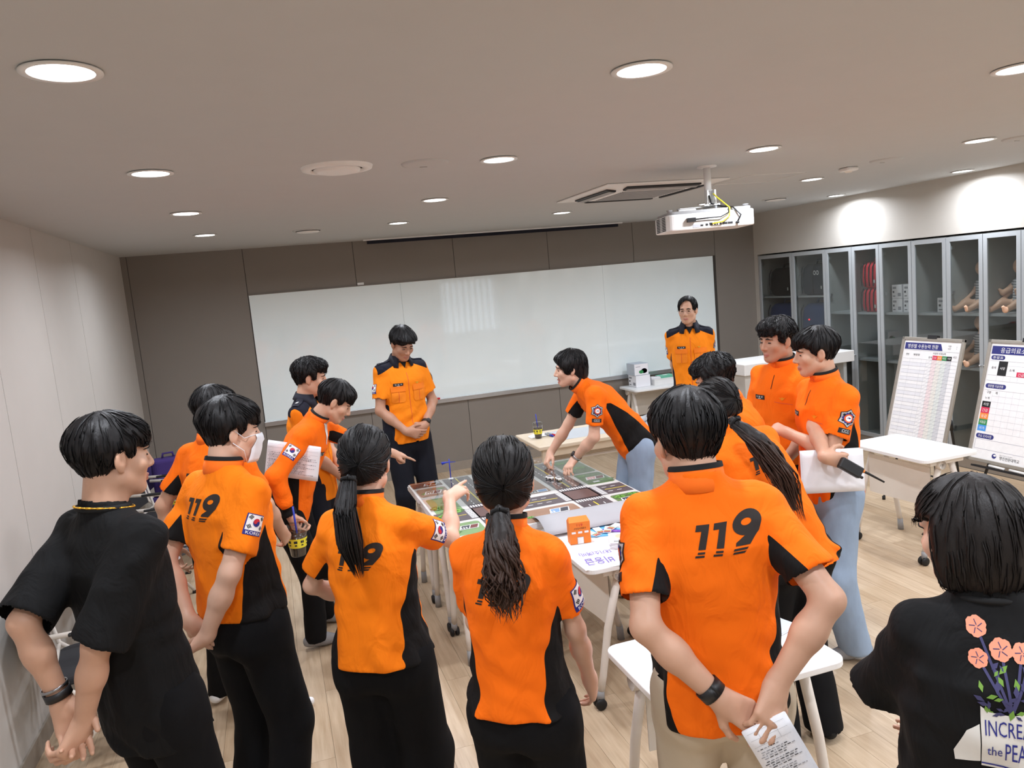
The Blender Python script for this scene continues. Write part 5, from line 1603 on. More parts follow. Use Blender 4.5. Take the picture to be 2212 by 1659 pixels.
# ---- hair
def build_hair(s):
    if s.hair is None: return
    hp, hsc, HM, base = s.hp, s.hsc, s.HM, s.base
    st = s.hair
    E_ = lambda c, r, k=.015: Ell(hp(*c), np.array(r) * hsc, HM, k)
    res = .0052 * s.res
    tall = st in ('bob',)
    g = Grid(s.HC - .20 * hsc, s.HC + .20 * hsc, res)
    P = g.pts(); q = ((P - s.HC) @ HM.T) / hsc           # head coordinates
    x, y, z = q[..., 0], q[..., 1], q[..., 2]
    th = {'short': .020, 'wavy': .026, 'bowl': .026, 'mullet': .022, 'part': .016, 'ponytail': .020, 'bob': .024, 'thick': .024}[st]
    g.add(E_((0, -.016, .038), (.0735 + th * .75, .092 + th, .080 + th)))
    if st in ('short', 'thick', 'bowl', 'mullet'):
        g.add(E_((0, .052, .072), (.062, .042, .036), .03))
    if st == 'wavy':
        g.add(E_((0, .045, .088), (.064, .055, .036), .03)); g.add(E_((.02, .07, .065), (.045, .03, .025), .02))
    if st == 'bowl': g.add(E_((0, .02, .062), (.092, .098, .048), .03))
    if st == 'mullet':
        g.add(E_((0, -.07, -.03), (.068, .05, .075), .03)); g.add(E_((-.06, .03, .03), (.03, .045, .05), .02)); g.add(E_((.06, .03, .03), (.03, .045, .05), .02))
    if st == 'bob':
        g.add(E_((0, -.030, -.030), (.100, .098, .115), .04)); g.add(E_((-.075, .02, -.03), (.028, .055, .085), .03)); g.add(E_((.075, .02, -.03), (.028, .055, .085), .03))
    if st == 'ponytail':
        g.add(E_((0, -.065, -.02), (.072, .045, .065), .03))
    f = g.f
    if st == 'ponytail':
        zf, yf = .075, .045; low = z - (-.075 + (y + .1) * .32)
    elif st == 'bob':
        zf, yf = .050, .022; low = z - (-.118 + (y + .1) * .12)
    elif st == 'part':
        zf, yf = .080, .045; low = z - (-.045 + (y + .1) * .42)
    elif st == 'bowl':
        zf, yf = .036, .030; low = z - (-.045 + (y + .1) * .50)
    elif st == 'mullet':
        zf, yf = .052, .050; low = z - (-.098 + (y + .1) * .55)
    elif st == 'wavy':
        zf, yf = .050, .040; low = z - (-.060 + (y + .1) * .48)
    else:
        zf, yf = .040, .038; low = z - (-.084 + (y + .1) * .56 + 4 * x * x)
    # face opening: everything in front of yf below the fringe line
    wob = .006 * np.sin(x * 160 + s.seed) + .004 * np.sin(x * 320 + 2 * s.seed)
    face = np.maximum((yf - y) * 1.0, (z - (zf + wob - .10 * x * (1 if st == 'part' else .3)))) * hsc
    if st == 'part': face = np.maximum((yf - y), z - (.098 - 7 * (x + .02) ** 2)) * hsc
    if st in ('ponytail',): face = np.maximum((yf - y), z - (.095 - 9 * x ** 2)) * hsc
    if st == 'mullet': face = np.maximum((yf - y), z - (.085 - 12 * (x) ** 2)) * hsc
    f = smax(f, -face.astype(np.float32), .008)
    f = smax(f, (-low * hsc).astype(np.float32), .006)
    # keep the ears free
    if st not in ('bob', 'ponytail', 'mullet'):
        for sg in (-1, 1):
            ear = np.sqrt(((x - sg * .088) / .03) ** 2 + ((y + .002) / .028) ** 2 + ((z + .012) / .040) ** 2) - 1
            f = smax(f, (-ear * .028 * hsc).astype(np.float32), .006)
    if st not in ('bob', 'ponytail', 'mullet'):
        # the sides and nape are cut shorter than the top
        near = np.nonzero((f < .02) & (z < .075))
        dh = s.hgrid.sample(g.lo + np.stack(near, -1) * g.h)
        zz = z[near] - np.clip(y[near], 0, 1) * .3
        tk = np.interp(zz, [-.08, -.03, .02, .075], [.0035, .009, .016, .045])
        f[near] = smax(f[near], (dh - tk).astype(np.float32), .006)
    band = np.abs(f) < .03
    qq = q[band]
    amp = {'wavy': .007, 'mullet': .004, 'bob': .002, 'ponytail': .0015}.get(st, .0035)
    ang = np.arctan2(qq[:, 0], qq[:, 1] + .03)
    f[band] += (amp * vnoise(np.stack([ang * 7, qq[:, 2] * 20, qq[:, 1] * 12 + s.seed], -1)) + amp * .5 * vnoise(np.stack([ang * 19, qq[:, 2] * 25, qq[:, 1] * 25 + s.seed], -1))).astype(np.float32)
    g.f = f.astype(np.float32)
    V, F = g.mesh(1)
    body = s.obj
    lv, lf, lt = [], [], []           # strand locks
    rg = np.random.RandomState(100 + s.seed)
    def lock(pts, r0, nside=4, tip=0.0):
        pts = np.asarray(pts); n0 = sum(len(v) for v in lv)
        n = len(pts); out = np.zeros((n, nside, 3))
        d = np.gradient(pts, axis=0); d /= (np.linalg.norm(d, axis=1, keepdims=True) + 1e-9)
        ref = np.where(np.abs(d[:, 2:3]) < .9, V3(0, 0, 1)[None], V3(1, 0, 0)[None])
        a = np.cross(d, ref); a /= (np.linalg.norm(a, axis=1, keepdims=True) + 1e-9); b = np.cross(d, a)
        u = np.linspace(0, 1, n)
        rr_ = r0 * np.minimum(1, np.minimum(.45 + u * 4, (1.02 - u) * 2.2))
        for k in range(nside):
            an = 2 * PI * k / nside
            out[:, k] = pts + (a * math.cos(an) + b * math.sin(an) * .6) * rr_[:, None]
        lv.append(out.reshape(-1, 3)); lt.append(np.repeat(np.clip(u * tip, 0, 1), nside))
        for i in range(n - 1):
            for k in range(nside): lf.append((n0 + i * nside + k, n0 + i * nside + (k + 1) % nside, n0 + (i + 1) * nside + (k + 1) % nside, n0 + (i + 1) * nside + k))
    # locks that follow the cap from the crown
    nl = {'ponytail': 260, 'bob': 320}.get(st, 380)
    crown = V3(0.01, -.045, .14)
    tie = V3(0, -.108, .0)
    cand = V[rg.choice(len(V), nl)]
    ql = ((cand - s.HC) @ HM.T) / hsc
    if st not in ('bob', 'ponytail'): cand = cand[ql[:, 2] >= -.02]
    p = cand.copy(); n_ = len(p); path = []
    stp = (.016 if st == 'bob' else .0115) * hsc * rg.uniform(.8, 1.25, n_); ph = rg.uniform(0, 6, n_); wav = {'wavy': .010, 'mullet': .004}.get(st, .0015)
    for k in range(7):
        grd = g.grad(p, .008); qc = ((p - s.HC) @ HM.T) / hsc
        if st == 'ponytail': dv = tie - qc
        else:
            dv = qc - crown; dv = dv / (np.linalg.norm(dv, axis=1, keepdims=True) + 1e-6) + V3(0, 0, -.8)
            fr = (qc[:, 1] > .0) & (qc[:, 2] > .06)
            dv[fr] += V3(.35 * (1 if st == 'part' else .2), 1.0, 0)
        dw = dv @ HM; dw = dw - grd * (dw * grd).sum(1)[:, None]; dw /= (np.linalg.norm(dw, axis=1, keepdims=True) + 1e-9)
        path.append(p + grd * (.0022 + (.0015 if k > 4 else 0)))
        p = p + dw * stp[:, None] + np.cross(grd, dw) * (np.sin(ph + k * 1.3) * wav)[:, None]
        if k < 5:
            dd = g.sample(p); p = p - g.grad(p, .008) * np.clip(dd, -.02, .012)[:, None]
    path = np.stack(path, 1)
    for i in range(n_): lock(path[i], .0030 * hsc * rg.uniform(.5, 1.2), 3)
    if st == 'ponytail':
        tail = s.tail           # list of (world point, radius)
        T = np.array([t_[0] for t_ in tail]); Rr = np.array([t_[1] for t_ in tail])
        u = np.linspace(0, 1, len(T)); fine = np.linspace(0, 1, 13)
        T2 = np.stack([np.interp(fine, u, T[:, k]) for k in range(3)], 1); R2 = np.interp(fine, u, Rr)
        gt = Grid(T2.min(0) - .07, T2.max(0) + .07, .008 * s.res)
        for i in range(11): gt.add(Cone(T2[i], T2[i + 1], R2[i] * .74 * (1 - fine[i] ** 3), R2[i + 1] * .74 * (1 - fine[i + 1] ** 3), .012))
        Pt = gt.pts(); bd = np.abs(gt.f) < .03
        gt.f[bd] += (.006 * vnoise(Pt[bd] * V3(40, 40, 14) + s.seed)).astype(np.float32)
        Vt, Ft = gt.mesh(1)
        F = np.concatenate([F, Ft + len(V)]); V = np.concatenate([V, Vt])
        nloc = 150
        for k in range(nloc):
            an = rg.uniform(0, 2 * PI); ro = math.sqrt(rg.uniform(.35, 1.0)); ph = rg.uniform(0, 6.28); l1 = rg.uniform(.72, 1.04)
            wv = s.wave
            pts = []
            for i, uu in enumerate(np.linspace(0.0, l1, 12)):
                c = np.array([np.interp(min(uu, 1), fine, T2[:, j]) for j in range(3)]); r = np.interp(min(uu, 1), fine, R2)
                if uu > 1: c = c - V3(0, 0, .1 * (uu - 1))
                a2 = an + wv * math.sin(uu * 9 + ph) * .5
                side_ = V3(math.cos(a2), math.sin(a2), 0)
                pts.append(c + side_ * r * ro * (1.0 + wv * .35 * math.sin(uu * 14 + ph)))
            lock(pts, .0058 * rg.uniform(.7, 1.25), 4, s.tiptone)
        # hair tie
        d = nrm(T2[1] - T2[0]); 
        tor = []
        a = nrm(np.cross(d, V3(1, 0, .2))); b = np.cross(d, a)
        for k in range(17): tor.append(T2[0] + d * .012 - base + (a * math.cos(2 * PI * k / 16) + b * math.sin(2 * PI * k / 16)) * Rr[0] * 1.02)
        MB().tube(tor, .006, 8, False).build('hair_tie', 'black_cloth', body)
    nV = len(V)
    tip = np.zeros(nV)
    if st == 'ponytail': tip[nV - len(Vt):] = np.clip((T2[0][2] - Vt[:, 2]) / (T2[0][2] - T2[-1][2] + .01), 0, 1) * s.tiptone * .6
    if lv:
        LV = np.concatenate(lv); F = np.concatenate([F, np.array(lf) + nV]); V = np.concatenate([V, LV]); tip = np.concatenate([tip] + lt)
    np_obj('hair', V - base, F, [s.hairmat], body, {'tip': tip})

# ---- prints and badges laid on the cloth
def decal(s, name, C, n, up, pieces, lift=.0022, parent=None, label=None, maxlen=.012, bvh=None):
    """pieces: (list of 2-D verts, list of faces, material, layer). Points are dropped on the cloth along -n."""
    bvh = bvh or s.bvh
    base = Vector(s.base)
    n = Vector(n).normalized(); up = Vector(up); up = (up - n * up.dot(n)).normalized(); right = up.cross(n)
    C = Vector(C) - base
    allv, allf, fm, mats = [], [], [], []
    for vs2, fs2, mat, lv in pieces:
        bm = bmesh.new()
        bv = [bm.verts.new((v[0], v[1], 0)) for v in vs2]
        for f in fs2:
            try: bm.faces.new([bv[i] for i in f])
            except ValueError: pass
        bmesh.ops.triangulate(bm, faces=bm.faces[:])
        for _ in range(5):
            le = [e for e in bm.edges if e.calc_length() > maxlen]
            if not le: break
            bmesh.ops.subdivide_edges(bm, edges=le, cuts=1)
            bmesh.ops.triangulate(bm, faces=bm.faces[:])
        bm.verts.index_update()
        o0 = len(allv)
        for v in bm.verts:
            w = C + right * v.co.x + up * v.co.y
            hit = bvh.ray_cast(w + n * .16, -n, .4)
            if hit[0] is None:
                hit = bvh.find_nearest(w)
            q = hit[0]; nn = n
            allv.append(q + nn * lift * lv)
        if mat not in mats: mats.append(mat)
        for f in bm.faces:
            allf.append([o0 + v.index for v in f.verts]); fm.append(mats.index(mat))
        bm.free()
    o = mesh_obj(name, allv, allf, None, parent or s.shirt_obj, True, mats, fm)
    if label: o['label'] = label
    return o
def rect2(u0, u1, v0, v1): return [(u0, v0), (u1, v0), (u1, v1), (u0, v1)], [(0, 1, 2, 3)]
def poly2(p): return list(p), [tuple(range(len(p)))]
def circ2(u, v, r, n=20, a0=0, a1=360): return poly2([(u + r * math.cos(math.radians(a0 + (a1 - a0) * k / n)), v + r * math.sin(math.radians(a0 + (a1 - a0) * k / n))) for k in range(n + (1 if a1 - a0 < 360 else 0))])
def text2(t_, u, v, w, h):
    a, f = text_fit(t_, w, h); return [(p[0] + u, p[1] + v) for p in a], f
plain('print_black', (38, 30, 27), .8); plain('flag_red', (200, 38, 54), .7); plain('flag_blue', (36, 42, 130), .7); plain('badge_silver', (186, 188, 192), .5, .3); plain('badge_orange', (226, 96, 40), .7)

def flag_patch(s, side='R', tau=.42, rot=0.0, up=None, n=None, size=1.0):
    L_ = s.limbs[side]; d = nrm(L_['E'] - L_['S'])
    sg = L_['sg']
    if n is None: n = s.R1 * sg
    n = nrm(n - d * (n @ d)); C = L_['S'] + d * np.linalg.norm(L_['E'] - L_['S']) * tau + n * .06
    w, h = .074 * size, .058 * size
    pc = [(*rect2(-w / 2, w / 2, -h / 2 - .017, h / 2), 'flag_blue', 1), (*rect2(-w / 2 + .003, w / 2 - .003, -h / 2, h / 2 - .003), 'white_print', 1.4)]
    pc += [(*circ2(0, .0, .0145 * size, 24), 'flag_blue', 1.8), (*circ2(0, 0, .0145 * size, 14, -20, 160), 'flag_red', 2.2), (*circ2(-.0068 * size, .0022 * size, .0072 * size, 14), 'flag_red', 2.4), (*circ2(.0068 * size, -.0022 * size, .0072 * size, 14), 'flag_blue', 2.4)]
    for cx_, cy_, an in ((-.024, .0165, 55), (.024, .0165, -55), (-.024, -.0165, -55), (.024, -.0165, 55)):
        a = math.radians(an); ca, sa = math.cos(a), math.sin(a)
        for k in (-1, 0, 1):
            pts = [(cx_ + (k * .0042) * -sa + u * ca - v * sa, cy_ + (k * .0042) * ca + u * sa + v * ca) for u, v in ((-.0068, -.0014), (.0068, -.0014), (.0068, .0014), (-.0068, .0014))]
            pc.append((*poly2([(p[0] * size, p[1] * size) for p in pts]), 'black_print', 1.8))
    pc.append((*text2('KOREA', 0, -h / 2 - .0085, w * .8, .011), 'white_print', 1.8))
    decal(s, 'flag_patch', C, n, -d, pc, .0022, label='flag patch lettered KOREA')

def star_badge(s, side='L', tau=.36, n=None, plate=True):
    L_ = s.limbs[side]; d = nrm(L_['E'] - L_['S']); sg = L_['sg']
    if n is None: n = s.R1 * sg
    n = nrm(n - d * (n @ d)); C = L_['S'] + d * np.linalg.norm(L_['E'] - L_['S']) * tau + n * .06
    star = lambda r, r2, ph=90: poly2([((r if k % 2 == 0 else r2) * math.cos(math.radians(ph + k * 30)), (r if k % 2 == 0 else r2) * math.sin(math.radians(ph + k * 30))) for k in range(12)])
    pc = [(*star(.047, .036), 'black_print', 1), (*star(.043, .032), 'badge_silver', 1.5), (*star(.030, .024, 60), 'flag_blue', 2), (*circ2(0, 0, .021), 'badge_orange', 2.4), (*circ2(0, 0, .0145), 'white_print', 2.8),
          (*poly2([(-.011, -.003), (-.004, .001), (.002, -.002), (.011, .003), (.004, .005), (-.004, .004)]), 'flag_blue', 3.2)]
    for k in range(6):
        a = math.radians(60 * k + 90); pc.append((*circ2(.027 * math.cos(a), .027 * math.sin(a), .006, 8), 'black_print', 2.2))
    decal(s, 'star_badge', C, n, -d, pc, .0022, label='silver star badge with round orange centre')
    if plate:
        C2 = C + d * .064
        pc = [(*rect2(-.033, .033, -.0125, .0125), 'black_print', 1)]
        for k in (-1, 0, 1): pc += [(*circ2(k * .013, .001, .0075, 12), 'badge_silver', 1.5), (*circ2(k * .013, .001, .0045, 10), 'black_print', 2)]
        pc.append((*rect2(-.022, .022, -.0085, -.007), 'badge_silver', 1.5))
        decal(s, 'unit_patch', C2, n, -d, pc, .0022, label='small black patch with silver rings')

def shape_119(sc):
    """slanted 1 1 9 with speed stripes, centred, width about 0.2*sc"""
    sh = lambda u, v: ((u + v * .32) * sc, v * sc)
    pc = []
    for u in (-.098, -.038):
        pts = [(u - .014, .052), (u + .030, .052), (u + .030, -.026), (u + .006, -.026), (u + .006, .032), (u - .014, .032)]
        pc.append((*poly2([sh(*p) for p in pts]), 'print_black', 1))
        for k in range(2): pc.append((*poly2([sh(*p) for p in ((u + .006 - k * .006, -.033 - k * .011), (u + .030, -.033 - k * .011), (u + .030, -.040 - k * .011), (u + .006 - k * .006, -.040 - k * .011))]), 'print_black', 1))
    # nine: ring with a hole and a tapering leg
    cx_, cy_, R, r = .062, .040, .047, .0145
    n = 28; outer = []; inner = []
    for k in range(n):
        a = 2 * PI * k / n
        outer.append((cx_ + R * 1.05 * math.cos(a), cy_ + R * .80 * math.sin(a))); inner.append((cx_ + r * 1.25 * math.cos(a) - .003, cy_ + r * .75 * math.sin(a) + .002))
    pc.append(([sh(*p) for p in outer + inner], [(k, (k + 1) % n, n + (k + 1) % n, n + k) for k in range(n)], 'print_black', 1))
    leg = [(cx_ - .002, cy_ - .037), (cx_ + .049, cy_ - .004), (cx_ + .046, cy_ - .030), (cx_ + .020, -.026), (cx_ - .030, -.026), (cx_ - .030, -.016)]
    pc.append((*poly2([sh(*p) for p in leg]), 'print_black', 1.1))
    for k in range(2): pc.append((*poly2([sh(*p) for p in ((cx_ - .034, -.033 - k * .011), (cx_ + .016 - k * .006, -.033 - k * .011), (cx_ + .011 - k * .006, -.040 - k * .011), (cx_ - .036, -.040 - k * .011))]), 'print_black', 1))
    return pc
def back_119(s, t=.70, sc=.74, du=0.0, roll=0.0):
    C = s.P0 + s.A * s.L * t + s.cbend(t) + s.R1 * du
    n = -s.F1; up = nrm(s.A * math.cos(roll) + s.R1 * math.sin(roll))
    decal(s, 'back_number', C, n, up, shape_119(sc * s.S), .0016, label='black printed number 119', maxlen=.016)
def chest_tags(s, name='김 도 윤', uniform=False):
    w = .045 * s.S
    C = s.P0 + s.A * s.L * .70 + s.cbend(.70)
    n = s.F1
    decal(s, 'name_tag', C + s.R1 * .078 * s.S, n, s.A, [(*rect2(-.037, .037, -.0125, .0125), 'black_print', 1.2), (*text2(name, 0, .002, .052, .011), 'white_print', 2), (*rect2(-.012, .012, -.0095, -.007), 'white_print', 2)], .0022, label='black name tag with white letters')
    e = [(-.020, .006), (-.006, .003), (0, .009), (.006, .003), (.020, .006), (.008, -.003), (.004, -.010), (-.004, -.010), (-.008, -.003)]
    decal(s, 'gold_emblem', C - s.R1 * .072 * s.S, n, s.A, [(*poly2(e), 'gold', 1)], .002, label='small gold emblem')
    if not uniform:
        C2 = s.P0 + s.A * s.L * .66
        decal(s, 'pocket_edge', C2 - s.R1 * .075 * s.S, n, s.A, [(*poly2([(-.05, .006), (.05, -.008), (.05, -.012), (-.05, .002)]), 'badge_orange', 1)], .0022)
    z0 = s.P0 + s.A * s.L * .88
    if not uniform: decal(s, 'zip', z0, n, s.A, [(*rect2(-.0018, .0018, -.055, .02), 'black_cloth', 1)], .0022)

def uniform_details(s):
    """pockets, zip, shoulder straps of the collared uniform shirt"""
    n = s.F1
    for sg in (1, -1):
        C = s.P0 + s.A * s.L * .60 + s.R1 * sg * .082 * s.S
        decal(s, 'chest_pocket', C, n, s.A, [(*poly2([(-.052, .03), (.052, .03), (.052, -.065), (.040, -.078), (-.040, -.078), (-.052, -.065)]), 'uniform_orange_plain', 1.6), (*rect2(-.002, .002, -.076, .03), 'badge_orange', 2.2)], .003)
        decal(s, 'pocket_flap', C + s.A * .030, n, s.A, [(*rect2(-.056, .056, -.022, .022), 'flap_orange', 3.2)], .003)
        # shoulder strap with silver rank marks
        shp = s.sh[{1: 'R', -1: 'L'}[sg]]
        mid = (s.nb + shp) / 2 + s.R1 * sg * .045 * s.S
        up = nrm(s.nb - shp)
        nn = nrm(np.cross(s.F1, up) * sg); nn = nn if nn @ s.A > 0 else -nn
        decal(s, 'shoulder_strap', mid + s.A * .02, nn, up, [(*poly2([(-.024, -.055), (.024, -.055), (.024, .05), (0, .062), (-.024, .05)]), 'navy_cloth', 2), (*circ2(0, -.018, .0085, 10), 'white_print', 3.2), (*circ2(0, .001, .0085, 10), 'white_print', 3.2)], .003)
    decal(s, 'zip', s.P0 + s.A * s.L * .42, n, s.A, [(*rect2(-.0022, .0022, -.32, .26), 'badge_orange', 1)], .002, maxlen=.02)
    decal(s, 'undershirt', s.P0 + s.A * s.L * .945, n, s.A, [(*poly2([(-.032, .03), (.032, .03), (0, -.03)]), 'black_cloth', 2.2)], .002)

def wrist_band(s, side, mat, face, back=.03, w=.011, name='watch', label=None, facesize=.02):
    L_ = s.limbs[side]; d = nrm(L_['W'] - L_['E'])
    c = L_['W'] - d * back - s.base; r = .0300 * s.S * (.86 if s.female else 1.0)
    a = L_['Z'] - d * (L_['Z'] @ d); a = nrm(a); b = np.cross(d, a)
    rows = []
    for o_ in (-w, w): rows.append([c + d * o_ + (a * math.cos(2 * PI * k / 20) + b * math.sin(2 * PI * k / 20)) * (r + .0035) for k in range(21)])
    st = MB().sheet(rows).build(name, mat, s.obj); m = st.modifiers.new('thick', 'SOLIDIFY'); m.thickness = .003; m.offset = 0
    if label: st['label'] = label
    if face:
        M4 = Matrix(((b[0], d[0], a[0], (c + a * (r + .003))[0]), (b[1], d[1], a[1], (c + a * (r + .003))[1]), (b[2], d[2], a[2], (c + a * (r + .003))[2]), (0, 0, 0, 1)))
        MB().lathe([(facesize, 0), (facesize, .006), (facesize * .85, .0085), (.0001, .0085)], n=20, M=M4).build('watch_face', face, st)
    return st
# ------------------------------------------------------------------ the sixteen people
PEOPLE = {}
def person(key, label, **k):
    p = Person('person', label, **k); PEOPLE[key] = p
    build_person(p)
    return p

# far ones first
p = person('P10', 'man in glasses and orange uniform shirt standing by the whiteboard, hands behind back', h=1.825, pel=(3.66, 6.20), face=-150, head=-136, pitch=2, shirt='orange_uniform', collar='uniform', trousers='navy_trousers', hair='part', skin='skin_a', res=1.45, seed=1, hem=-.14,
           arms={'R': dict(loc=(.10, -.17, .90), hint=(.9, -.5, 0), palm=(0, 0, 1)), 'L': dict(loc=(-.10, -.17, .90), hint=(-.9, -.5, 0), palm=(0, 0, 1))})
uniform_details(p); chest_tags(p, '박 규 표', True); flag_patch(p, 'R'); star_badge(p, 'L', plate=False)
gl = MB()
for q in (-1, 1):
    ring = [Vector(p.hp(q * .033 + .021 * math.cos(a), .0985 - .10 * abs(.033 + q * .021 * math.cos(a)), .002 + .0165 * math.sin(a)) - p.base) for a in np.linspace(0, 2 * PI, 21)]
    gl.tube(ring, .0009, 6, False)
    gl.tube([Vector(p.hp(q * .053, .094, .006) - p.base), Vector(p.hp(q * .078, .07, .008) - p.base), Vector(p.hp(q * .083, .0, .008) - p.base)], .001, 6)
gl.tube([Vector(p.hp(-.012, .099, .005) - p.base), Vector(p.hp(0, .101, .008) - p.base), Vector(p.hp(.012, .099, .005) - p.base)], .0009, 6)
gl = gl.build('glasses', 'steel', p.obj); gl['label'] = 'thin metal-rimmed glasses'

p = person('P7', 'man in collared orange uniform shirt before the whiteboard, head bowed, hands folded', h=1.845, pel=(.94, 6.02), face=166, head=162, pitch=30, shirt='orange_uniform', collar='uniform', trousers='navy_trousers', hair='bowl', skin='skin_c', res=1.35, seed=2, hem=-.06, sock='white_cloth', loose=1.2,
           arms={'R': dict(loc=(.075, .17, .965), hint=(.9, -.6, 0), palm=(.1, 1, .1), fdir=(.93, -.05, -.33), pose='relaxed'), 'L': dict(loc=(-.085, .155, .985), hint=(-.9, -.6, 0), fdir=(-.85, -.3, -.42), palm=(0, 1, 0), pose='relaxed')})
uniform_details(p); chest_tags(p, '전 영 석', True); flag_patch(p, 'R'); star_badge(p, 'L', plate=False)
wrist_band(p, 'L', 'dark_plastic', 'dark_plastic', .03, .010, label='dark wristband')

p = person('P4', 'man with wavy hair in navy-shouldered uniform behind the man holding coffee', h=1.715, pel=(.155, 5.12), face=112, head=98, pitch=10, shirt='orange_uniform', collar='uniform', trousers='navy_trousers', hair='wavy', res=1.3, seed=3,
           arms={'R': dict(loc=(.03, .2, .95), hint=(.9, -.6, 0), pose='relaxed'), 'L': dict(loc=(-.05, .19, .96), hint=(-.9, -.6, 0))})
uniform_details(p); flag_patch(p, 'R')

p = person('P9', 'man in jeans leaning over the street map, speaking, with a silver watch', h=1.74, pel=(2.33, 4.74), lean=38, bend=.02, face=-80, head=-74, pitch=4, trousers='blue_jeans', hair='mullet', res=1.15, seed=4, hem=-.14, talk=True, neckfwd=.03, skin='skin_b',
           feet={'R': (2.36, 4.90, -85), 'L': (2.40, 4.62, -75)},
           arms={'L': dict(w=(1.884, 4.80, .85), hint=(-.5, -.2, -.6), palm=(.2, 0, -1), fdir=(-.75, -.35, -.55), pose='spread'), 'R': dict(w=(1.80, 5.06, .85), hint=(.5, -.2, -.6), palm=(.3, -.3, -.7), fdir=(-.5, -.35, -.6), pose='pinch')})
chest_tags(p, '이 준 서'); star_badge(p, 'L')
wrist_band(p, 'L', 'aluminium', 'dark_plastic', .028, .010, label='chunky silver watch', facesize=.021)

p = person('P5', 'man in long-sleeved orange shirt pointing at the map, coffee in hand', h=1.70, pel=(-.03, 4.66), lean=24, side=0, bend=.015, face=108, head=94, pitch=36, sleeve=2, res=1.15, seed=5, hem=-.10, hair='short', sock='grey_sock', neckfwd=.04,
           feet={'R': (.03, 4.60, 85), 'L': (.12, 4.93, 100)},
           arms={'R': dict(w=(-.02, 4.38, .90), hint=(.6, -.7, 0), palm=(.7, .4, 0), fdir=(.25, -.1, -.9), pose='grip'), 'L': dict(w=(.69, 4.83, 1.05), hint=(-.6, -.2, -.7), palm=(.2, .3, -1), fdir=(.85, .35, -.38), pose='point')})
chest_tags(p, '권 진 우'); flag_patch(p, 'R', .42); 
decal(p, 'undershirt', p.P0 + p.A * p.L * .93, p.F1, p.A, [(*poly2([(-.035, .045), (.035, .045), (.004, -.085), (-.004, -.085)]), 'white_cloth', 1.4)], .002)

p = person('P3', 'orange-shirted man half hidden behind the man in the face mask', h=1.705, pel=(-.345, 3.98), face=38, head=48, pitch=6, res=1.1, seed=6, hair='thick',
           feet={'R': (-.18, 3.84, 60), 'L': (-.5, 4.2, 20)},
           arms={'L': dict(w=(-.60, 4.12, .90), hint=(-.6, -.7, 0), palm=(.5, 0, -.8), pose='half_point'), 'R': dict(loc=(.2, .2, .95), hint=(.7, -.7, 0))})
back_119(p)

p = person('P11', 'man with wavy hair bending forward behind the large man with the papers', h=1.645, pel=(2.31, 3.28), lean=14, face=-45, head=-48, pitch=22, res=1.05, seed=7, hair='wavy',
           arms={'L': dict(loc=(-.15, .2, .9)), 'R': dict(loc=(.15, .2, .9))})

p = person('P14', 'man with wavy hair looking left, standing at the back of the right group', h=1.75, pel=(2.77, 3.68), face=-108, head=-96, pitch=4, res=1.05, seed=8, hair='wavy', build=1.08, skin='skin_c',
           arms={'L': dict(loc=(-.10, .2, .95), hint=(-.8, -.5, 0)), 'R': dict(loc=(.19, .10, .86), hint=(.4, -.8, 0))})
chest_tags(p, '우 현 민')

p = person('P15', 'man in pale jeans with folded arms, holding papers and a radio', h=1.72, pel=(2.66, 3.20), face=-84, head=-66, pitch=6, trousers='blue_jeans', legw=1.25, res=1.0, seed=9, hair='short', sock='grey_sock', skin='skin_a', build=1.05, hem=-.10,
           feet={'R': (2.62, 3.38, -80), 'L': (2.68, 3.06, -70)},
           arms={'L': dict(w=(2.47, 3.27, 1.19), hint=(-.5, .1, -1), palm=(.3, .3, -1), pose='fist'), 'R': dict(w=(2.435, 2.955, 1.125), hint=(.5, .2, -1), fdir=(.75, -.25, -.25), palm=(.3, 1, 0), pose='grip')})
chest_tags(p, '최 민 재'); star_badge(p, 'L')

# near ones
p = person('P13', 'woman with a brown ponytail bending over beside the large man', h=1.66, female=True, pel=(1.98, 2.62), lean=24, side=-12, bend=.03, face=2, head=-20, pitch=25, res=.95, seed=10, hair='ponytail', hairmat='hair_brown', legw=1.3, skin='skin_b', loose=1.3, wave=.45, tiptone=.45, sock='black_cloth',
           tail=[(V3(1.76, 2.68, 1.44), .024), (V3(1.80, 2.57, 1.37), .048), (V3(1.85, 2.50, 1.23), .055), (V3(1.895, 2.46, 1.05), .028)],
           arms={'L': dict(w=(1.66, 2.92, .80), hint=(-.5, -.3, -.5), palm=(0, 0, -1), pose='flat'), 'R': dict(w=(2.02, 3.05, .92), hint=(.8, -.4, -.3), palm=(0, 0, -1))})
back_119(p)

p = person('P2', 'orange-shirted man in a white face mask, shirt tucked in, paper behind his back', h=1.75, pel=(-.235, 3.0), face=50, head=76, pitch=8, res=.9, seed=11, hair='thick', tuck=True, shirt='orange_pale_shirt', loose=1.15, legw=1.15, build=1.02, skin='skin_b',
           arms={'R': dict(loc=(.055, -.20, .93), hint=(.9, -.55, 0), palm=(-.9, .2, .5), fdir=(-.8, -.2, -.45), pose='half_point'), 'L': dict(loc=(-.05, -.19, .97), hint=(-.9, -.55, 0), palm=(.3, 1, 0), fdir=(.5, -.1, -.7))})
back_119(p, .80); flag_patch(p, 'R', .34)
